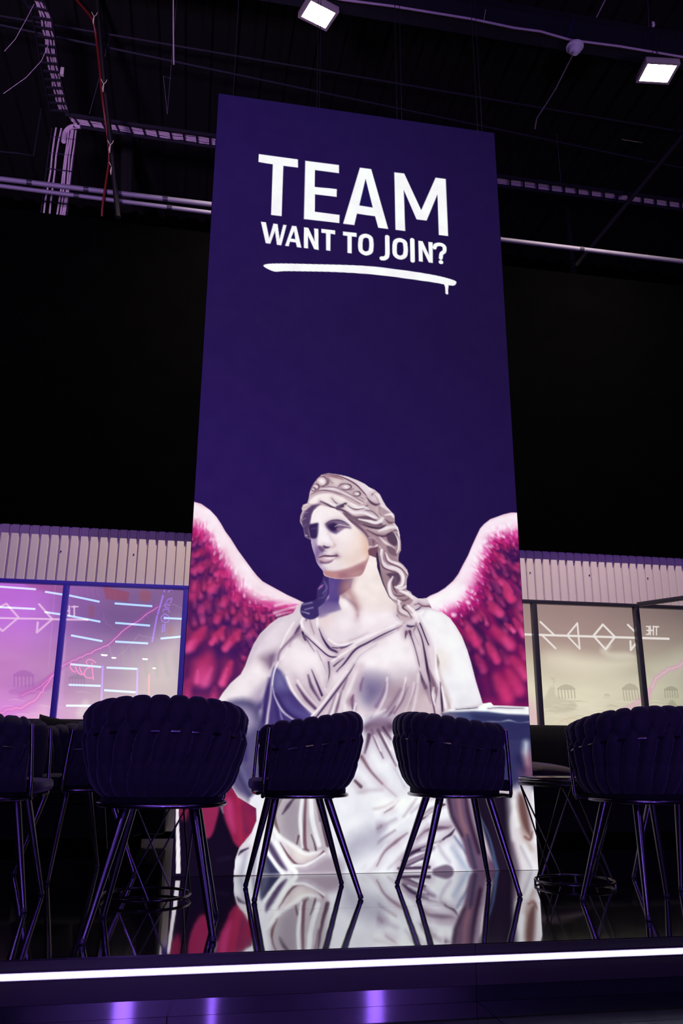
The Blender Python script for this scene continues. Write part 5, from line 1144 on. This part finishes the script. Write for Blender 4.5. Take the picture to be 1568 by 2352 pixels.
def cushion(loc, rot, w, h, t, label, mat='velvet2'):
    mb = MB(); n = 14; V = []; F = []
    for sgn in (1, -1):
        for i in range(n+1):
            for j in range(n+1):
                u, v = 2*i/n-1, 2*j/n-1; k = (1-u**4)*(1-v**4); pin = 1-.10*(1-abs(u)**2)*abs(v)**3
                V.append((u*w/2*(1-.08*(1-abs(v)**2)*abs(u)**3), v*h/2*pin, sgn*t/2*max(0, k)**.5))
    for sgn in (0, 1):
        st = sgn*(n+1)**2
        for i in range(n):
            for j in range(n): a = st+i*(n+1)+j; f = (a, a+n+1, a+n+2, a+1); F.append(f if sgn == 0 else f[::-1])
    mb.add(V, F); me = mb.mesh('cushion'); bm = bmesh.new(); bm.from_mesh(me); bmesh.ops.remove_doubles(bm, verts=bm.verts, dist=1e-4); bm.to_mesh(me); bm.free()
    o = obj('cushion', me, M[mat]); o.location = loc; o.rotation_euler = rot; return tag(o, label, 'cushion')
M['brown'] = princ('dark_brown_fabric', '#2e2522', .85, 0, .2, .3, 0, (200, .3, .002), .2, 20)
cushion((2.80, 6.30, .505), (math.radians(6), math.radians(5), .2), .40, .36, .10, 'dark brown cushion lying on the right sofa near the screen', 'brown')
cushion((-1.44, 6.50, .655), (math.radians(76), 0, .10), .46, .42, .13, 'black plush cushion leaning on the left sofa at the picture edge')
cushion((-.90, 6.52, .665), (math.radians(76), .1, -.08), .44, .43, .13, 'black plush cushion leaning on the left sofa, second from the picture edge')

# low white partition seen between the left sofa and the screen
e = empty('low_partition', (-.2, 7.05, 0), 0, 'low white partition in the narrow gap between left sofa and screen', 'partition')
mb = MB(); mb.box(-.3, .24, -.02, .02, .025, .80); mb.build('panel', M['white'], e, bevel=.003)
mb = MB(); mb.box(-.3, .24, -.025, .025, 0, .025); mb.build('base', M['black'], e, bevel=.003)

# ---------------------------------------------------------------- ceiling services
ZC = 8.5
# floodlights on the beam
for i, (cx, cy, rz, corners) in enumerate([(0, 0, 0, [(687,40),(708,-8),(776,25),(752,74)]), (0, 0, 0, [(1463,190),(1480,140),(1562,146),(1535,193)])]):
    P4 = [at_z(x, y, 8.25) for x, y in corners]; c = sum(P4, Vector())/4
    e = empty('floodlight', c, 0, ['square LED floodlight hanging above the screen, left one', 'square LED floodlight hanging at the top right of the hall'][i], 'light', 'square LED floodlights under the roof')
    ax = ((P4[3]-P4[0])+(P4[2]-P4[1])).normalized(); w = ((P4[3]-P4[0]).length+(P4[2]-P4[1]).length)/2; ay = Vector((0, 0, 1)).cross(ax); hgt = abs(((P4[1]-P4[0])+(P4[2]-P4[3])).dot(ay))/2; hgt = max(hgt, .26); w = max(min(w, .42), .3)
    e.rotation_euler = (0, 0, math.atan2(ax.y, ax.x))
    mb = MB(); mb.box(-w/2, w/2, -hgt/2, hgt/2, .004, .07); mb.build('housing', M['casing'], e, bevel=.006)
    for q in ((-w/2, w/2, -hgt/2, -hgt/2+.03), (-w/2, w/2, hgt/2-.03, hgt/2), (-w/2, -w/2+.03, -hgt/2+.03, hgt/2-.03), (w/2-.03, w/2, -hgt/2+.03, hgt/2-.03)):
        mb = MB(); mb.box(*q, -.006, .004); mb.build('bezel', M['casing'], e)
    mb = MB(); mb.box(-w/2+.03, w/2-.03, -hgt/2+.03, hgt/2-.03, -.002, .0035); mb.build('lens', M['flood'], e, smooth=False)
    for sx in (-1, 1):
        mb = MB(); mb.tube([(sx*w*.4, 0, .07), (0, 0, .35), (0, 0, 1.3)], .004, 6); mb.build('hanger', M['dsteel'], e)
    l = area('flood_lamp', c-Vector((0, 0, .02)), c+Vector((.0, 1.3, -3)), w-.08, hgt-.08, (360, 230)[i], (1.0, .84, .74), spread=110); l.parent = None
# long beam with the white conduit
a, b = at_z(790, 0, 8.6), at_z(1568, 130, 8.6); d = (b-a).normalized()
A, B = a-d*6, b+d*5
mb = MB(); 
for dz, w_, h_ in ((0, .18, .012), (.36, .18, .012), (.18, .012, .35)): mb.obox(A+Vector((0, .10, dz+.02)), B+Vector((0, .10, dz+.02)), w_, h_)
o = mb.build('roof_beam', M['dsteel'], smooth=False); tag(o, 'long dark steel beam crossing the roof above both floodlights', 'beam')
def freetube(name, pts, r, mat, label, cat, group=None, n=8):
    pts = [Vector(p_) for p_ in pts]; c = sum(pts, Vector())/len(pts); mb = MB(); mb.tube([p_-c for p_ in pts], r, n); o = mb.build(name, mat); o.location = c; return tag(o, label, cat, group)
cond = [at_z(x, y, 8.57+.0*x) for x, y in ((300,-75),(560,-38),(790,0),(900,14),(1085,44),(1180,64),(1240,72),(1310,92),(1420,106),(1568,131),(1700,150))]
freetube('conduit', cond, .013, M['cable'], 'pale conduit running along the long roof beam', 'conduit')
# roof purlins, parallel to the beam
for (x0_, y0_, x1_, y1_), z, lb in [((143,61,1345,265), 9.2, 'thin dark steel rail crossing the roof above the screen'), ((250,110,1300,330), 9.0, 'thinnest dark rail just above the top of the screen')]:
    a, b = at_z(x0_, y0_, z), at_z(x1_, y1_, z); d = (b-a); freetube('roof_rail', [a-d*.5, b+d*.5], .014, M['dsteel'], lb, 'rail')
# smoke detector and its conduit
c = at_z(1320, 112, 8.48); e = empty('smoke_detector', c, 0, 'round white smoke detector under the roof beam', 'smoke detector')
mb = MB(); mb.lathe([(.03, -.075), (.034, -.045), (.068, -.03), (.080, 0), (.080, .02), (.04, .03)], n=28); mb.build('sensor', M['white'], e)
mb = MB(); mb.lathe([(.10, .02), (.10, .035), (.03, .04)], n=28); mb.build('base', M['white'], e); mb = MB(); mb.box(-.06, .06, -.02, .10, .035, .05); mb.build('bracket', M['steel'], e)
freetube('conduit', [at_z(1315,125,8.6), at_z(1275,205,8.75), at_z(1232,272,8.9), at_z(1228,296,8.9)], .008, M['cable'], 'thin pale conduit slanting down from the smoke detector', 'conduit')
freetube('conduit', [at_z(1392,-6,9.0), at_z(1364,50,9.0)], .008, M['cable'], 'short pale conduit above the roof beam near the top edge', 'conduit')
freetube('conduit', [at_y(398,-8,7.2), at_y(398,60,7.2), at_y(399,148,7.2)], .007, M['cable'], 'short upright pale conduit at the top between hose and screen', 'conduit')
# pair of pipes in front of the bulkhead
for (y0_, y1_, r, lb) in ((411, 470, .032, 'upper galvanised pipe running in front of the black bulkhead'), (427, 489, .026, 'lower galvanised pipe running in front of the black bulkhead')):
    a, b = at_y(-300, y0_-(y1_-y0_)*300/487, 8.75), at_y(487, y1_, 8.75); b = a+(b-a)*(1.0 if y0_ > 420 else 4.5)
    n = 10; e = empty('pipe', (a+b)/2, 0, lb, 'pipe', 'galvanised pipes over the bulkhead'); c = (a+b)/2
    if y0_ > 420: b = b+(b-a)*.4
    mb = MB(); mb.tube([a-c, b-c], r, 12); mb.build('run', M['steel'], e)
    for f in ([.25, .42, .62, .86] if y0_ > 420 else [.055, .10, .137, .19, .5, .8]):
        q = a+(b-a)*f-c; dd = (b-a).normalized(); mb = MB(); mb.tube([q-dd*.03, q+dd*.03], r*1.2, 12); mb.build('coupling', M['dsteel'], e)
# cable ladders
def ladder(name, L, R_, nr, label, cables, group='cable ladders under the roof'):
    L = [Vector(p_) for p_ in L]; R_ = [Vector(p_) for p_ in R_]; c = (sum(L, Vector())+sum(R_, Vector()))/(len(L)+len(R_))
    t = empty(name, c, 0, label, 'cable ladder', group)
    for S_ in (L, R_):
        mb = MB()
        for i in range(len(S_)-1): mb.obox(S_[i]-c, S_[i+1]-c, .012, .05)
        mb.build('side_rail', M['dsteel'], t, smooth=False)
    def along(S_, f):
        ds = [0]
        for i in range(len(S_)-1): ds.append(ds[-1]+(S_[i+1]-S_[i]).length)
        x = f*ds[-1]
        for i in range(len(S_)-1):
            if x <= ds[i+1] or i == len(S_)-2: return S_[i]+(S_[i+1]-S_[i])*((x-ds[i])/max(1e-6, ds[i+1]-ds[i]))
    for k in range(nr):
        f = (k+.5)/nr; mb = MB(); mb.obox(along(L, f)-c, along(R_, f)-c, .022, .014); mb.build('rung', M['dsteel'], t, smooth=False)
    for nm, f0, w_, lb in cables:
        pts = [];
        for k in range(25):
            f = k/24; pts.append(along(L, f)*(1-f0)+along(R_, f)*f0+Vector((0, 0, .035))+Vector((math.sin(k*1.7+f0*9)*.006, math.cos(k*2.3)*.006, math.sin(k*1.1)*.004)))
        for q, off in enumerate(np.linspace(-.5, .5, max(2, int(w_/.03)))):
            pass
        cc = sum(pts, Vector())/len(pts); mb = MB(); kk = max(2, int(w_/.022))
        for q in range(kk):
            off = (q/(kk-1)-.5)*w_; pp = []
            for k, p_ in enumerate(pts):
                f = k/24; dr = (along(R_, f)-along(L, f)); dr = dr.normalized() if dr.length > 1e-6 else Vector((0, 1, 0)); pp.append(p_-cc+dr*(off+math.sin(k*.9+q*2.1)*.006))
            mb.tube(pp, .0115, 6)
        o = mb.build('cable_bundle', M['cable']); o.location = cc; tag(o, lb, 'cables', 'pale cable bundles on the ladders')
    return t
def Z_(pts, z=ZC): return [at_z(x, y, z) for x, y in pts]
ladder('cable_ladder', Z_([(150,262),(320,288),(497,312)])+[], Z_([(168,288),(330,314),(497,338)]), 11, 'horizontal cable ladder left of the screen top', [('c', .28, .04, 'thin pale cable bundle on the left horizontal ladder'), ('c', .72, .10, 'thick pale cable bundle on the left horizontal ladder')])
ladder('cable_ladder', Z_([(1060,392),(1350,432),(2100,534)]), Z_([(1060,415),(1350,452),(2100,553)]), 36, 'horizontal cable ladder right of the screen', [('c', .3, .05, 'thin pale cable bundle on the right horizontal ladder'), ('c', .75, .10, 'thick pale cable bundle on the right horizontal ladder')])
ladder('cable_ladder', Z_([(45,-20),(72,25),(84,80),(92,140),(118,262)]), Z_([(95,-10),(120,40),(128,100),(138,170),(160,262)]), 14, 'curved cable ladder at the top left corner', [('c', .62, .09, 'pale cable bundle on the curved top left ladder')])
v0 = at_z(150, 285, ZC)
def drop(x, y, dx, yy=0): p_ = at_z(x, y, ZC); return [Vector((p_.x+dx*.5, p_.y-.05, ZC+.02)), Vector((p_.x+dx, p_.y, ZC-.15)), Vector((p_.x+dx, p_.y+.02, ZC-.8)), Vector((p_.x+dx, p_.y+.02, 6.5))]
La = at_z(122, 296, ZC); Ra = at_z(168, 300, ZC); La.y = Ra.y = 9.3
mkL = [Vector((La.x, 9.3, z)) for z in (8.45, 6, 2.985)]; mkR = [Vector((Ra.x+.06, 9.3, z)) for z in (8.45, 6, 2.985)]
ladder('cable_ladder', mkL, mkR, 22, 'upright cable ladder dropping behind the bulkhead at the left', [('c', .22, .06, 'left pale cable bundle on the upright ladder'), ('c', .78, .09, 'right pale cable bundle on the upright ladder')])
bend = [at_z(185, 290, ZC), at_z(163, 292, ZC), at_z(150, 304, ZC-.05), at_z(146, 325, ZC-.25)]
freetube('cable_bundle', [tuple(v) for v in cr([tuple(v) for v in bend], 5)], .032, M['cable'], 'bent pale cable bundle where the ladders meet at the left', 'cables', 'pale cable bundles on the ladders')
# red hose with pale ties, dark strut beside it
hose = [at_y(x, y, Y_) for x, y, Y_ in ((160,-20,8.0),(180,5,8.0),(200,28,8.0),(214,50,8.0),(221,90,8.1),(228,150,8.15),(234,215,8.2),(241,270,8.3),(249,330,8.5),(250,370,8.6),(243,420,8.65),(236,470,8.7),(234,497,8.75))]
freetube('hose', [tuple(v) for v in cr([tuple(v) for v in hose], 4)], .014, M['red'], 'red hose hanging down beside the dark strut at upper left', 'hose')
st = [at_y(222, -12, 8.05), at_y(240, 200, 8.2), at_y(256, 345, 8.5), at_y(271, 500, 8.62)]
mb = MB(); c = st[1]; mb.tube([v-c for v in st], .052, 10, sq=.6); o = mb.build('hanging_strut', M['deck']); o.location = c; tag(o, 'dark hanging strut between the red hose and the screen', 'strut')
for x, y, Y_, lb in ((216,40,7.95,'pale cable tie at the top of the red hose'), (238,195,8.1,'pale cable tie halfway down the red hose'), (253,335,8.38,'pale cable tie where the hose crosses the ladder'), (256,385,8.5,'lowest pale cable tie on the strut')):
    p_ = at_y(x, y, Y_); e = empty('cable_tie', p_, 0, lb, 'cable tie', 'pale cable ties')
    mb = MB(); mb.tube([(0, 0, .02), (-.004, 0, -.05), (.002, 0, -.10)], (.006, .009, .004), 6); mb.build('tail', M['tie'], e)
    mb = MB(); mb.tube([(-.035, 0, .075), (-.012, 0, .03), (0, 0, .015), (.02, 0, .04), (.03, 0, .08)], .004, 6); mb.build('loop', M['tie'], e)
# wires, braces and small fittings
for pts, Y_, r, m_, lb, ct in [([(78,10),(60,45),(35,90),(10,118)], at_z(78, 10, 8.47).y, .003, 'cable', 'thin slack wire at the top left corner', 'wire'), ([(112,100),(95,140),(60,178),(8,215)], at_z(112, 100, 8.47).y, .003, 'cable', 'second slack wire below the top left corner', 'wire'),
        ([(0,348),(40,352),(77,358),(95,250)], 9.6, .010, 'dsteel', 'dim steel rail at the left below the curved ladder', 'rail'), ([(1115,22),(1110,52)], 6.9, .003, 'tie', 'yellow tie wire on the roof beam', 'wire'), ([(1318,45),(1302,90)], 6.9, .005, 'blue', 'blue cable looped over the roof beam', 'cable'),
        ([(1522,82),(1518,110)], 6.9, .003, 'red', 'short red wire above the right floodlight', 'wire'), ([(1487,0),(1490,60),(1498,75)], 6.9, .003, 'steel', 'thin chain at the top right corner', 'chain'), ([(384,262),(375,175),(392,180)], 8.0, .002, 'steel', 'thin hanging wire left of the screen top', 'wire'), ([(252,85),(225,190),(205,262)], 8.6, .002, 'steel', 'thin hanging wire crossing the left ladder', 'wire'),
        ([(1280,330),(1288,420)], 9.3, .003, 'steel', 'thin hanger wire holding the right ladder', 'wire'), ([(1427,320),(1475,328)], 9.2, .003, 'tie', 'tiny yellow tie under the right roof', 'wire')]:
    W_ = [at_y(x, y, Y_) for x, y in pts]
    if 'hanger' in lb or 'hanging' in lb or 'chain' in lb: W_ = [Vector((W_[0].x, W_[0].y, 9.55))]+W_
    freetube('wire' if ct == 'wire' else ct.replace(' ', '_'), W_, r, M[m_], lb, ct, n=6)
for a, b, r, lb in [((1580,295,8.3), (1322,610,9.6), .035, 'dark diagonal brace at the right side of the roof'), ((1435,130,8.6), (1310,330,10.5), .022, 'dark thin brace sloping down below the right floodlight'), ((1300,480,10.6), (1318,640,10.6), .06, 'dark upright post behind the right ladder'), ((296,130,10.5), (290,480,10.5), .10, 'dark upright column behind the left ladder')]:
    freetube('roof_brace' if 'brace' in lb else 'column', [at_y(*a), at_y(*b)], r, M['deck'], lb, 'brace' if 'brace' in lb else 'column')
p_ = at_y(1499, 56, 6.95); e = empty('ceiling_sensor', p_, 0, 'small white sensor hanging above the right floodlight', 'sensor'); mb = MB(); mb.box(-.018, .018, -.015, .015, -.03, .03); mb.build('body', M['white'], e, bevel=.003); mb = MB(); mb.tube([(0,0,-.03),(.002,0,-.09)], .004, 6); mb.build('plug', M['white'], e)
p_ = at_y(143, 165, 8.0); mb = MB(); mb.box(-.02, .02, -.02, .02, -.05, .05); o = mb.build('junction_box', M['casing'], bevel=.003); o.location = p_; tag(o, 'small grey junction box beside the curved ladder', 'junction box')
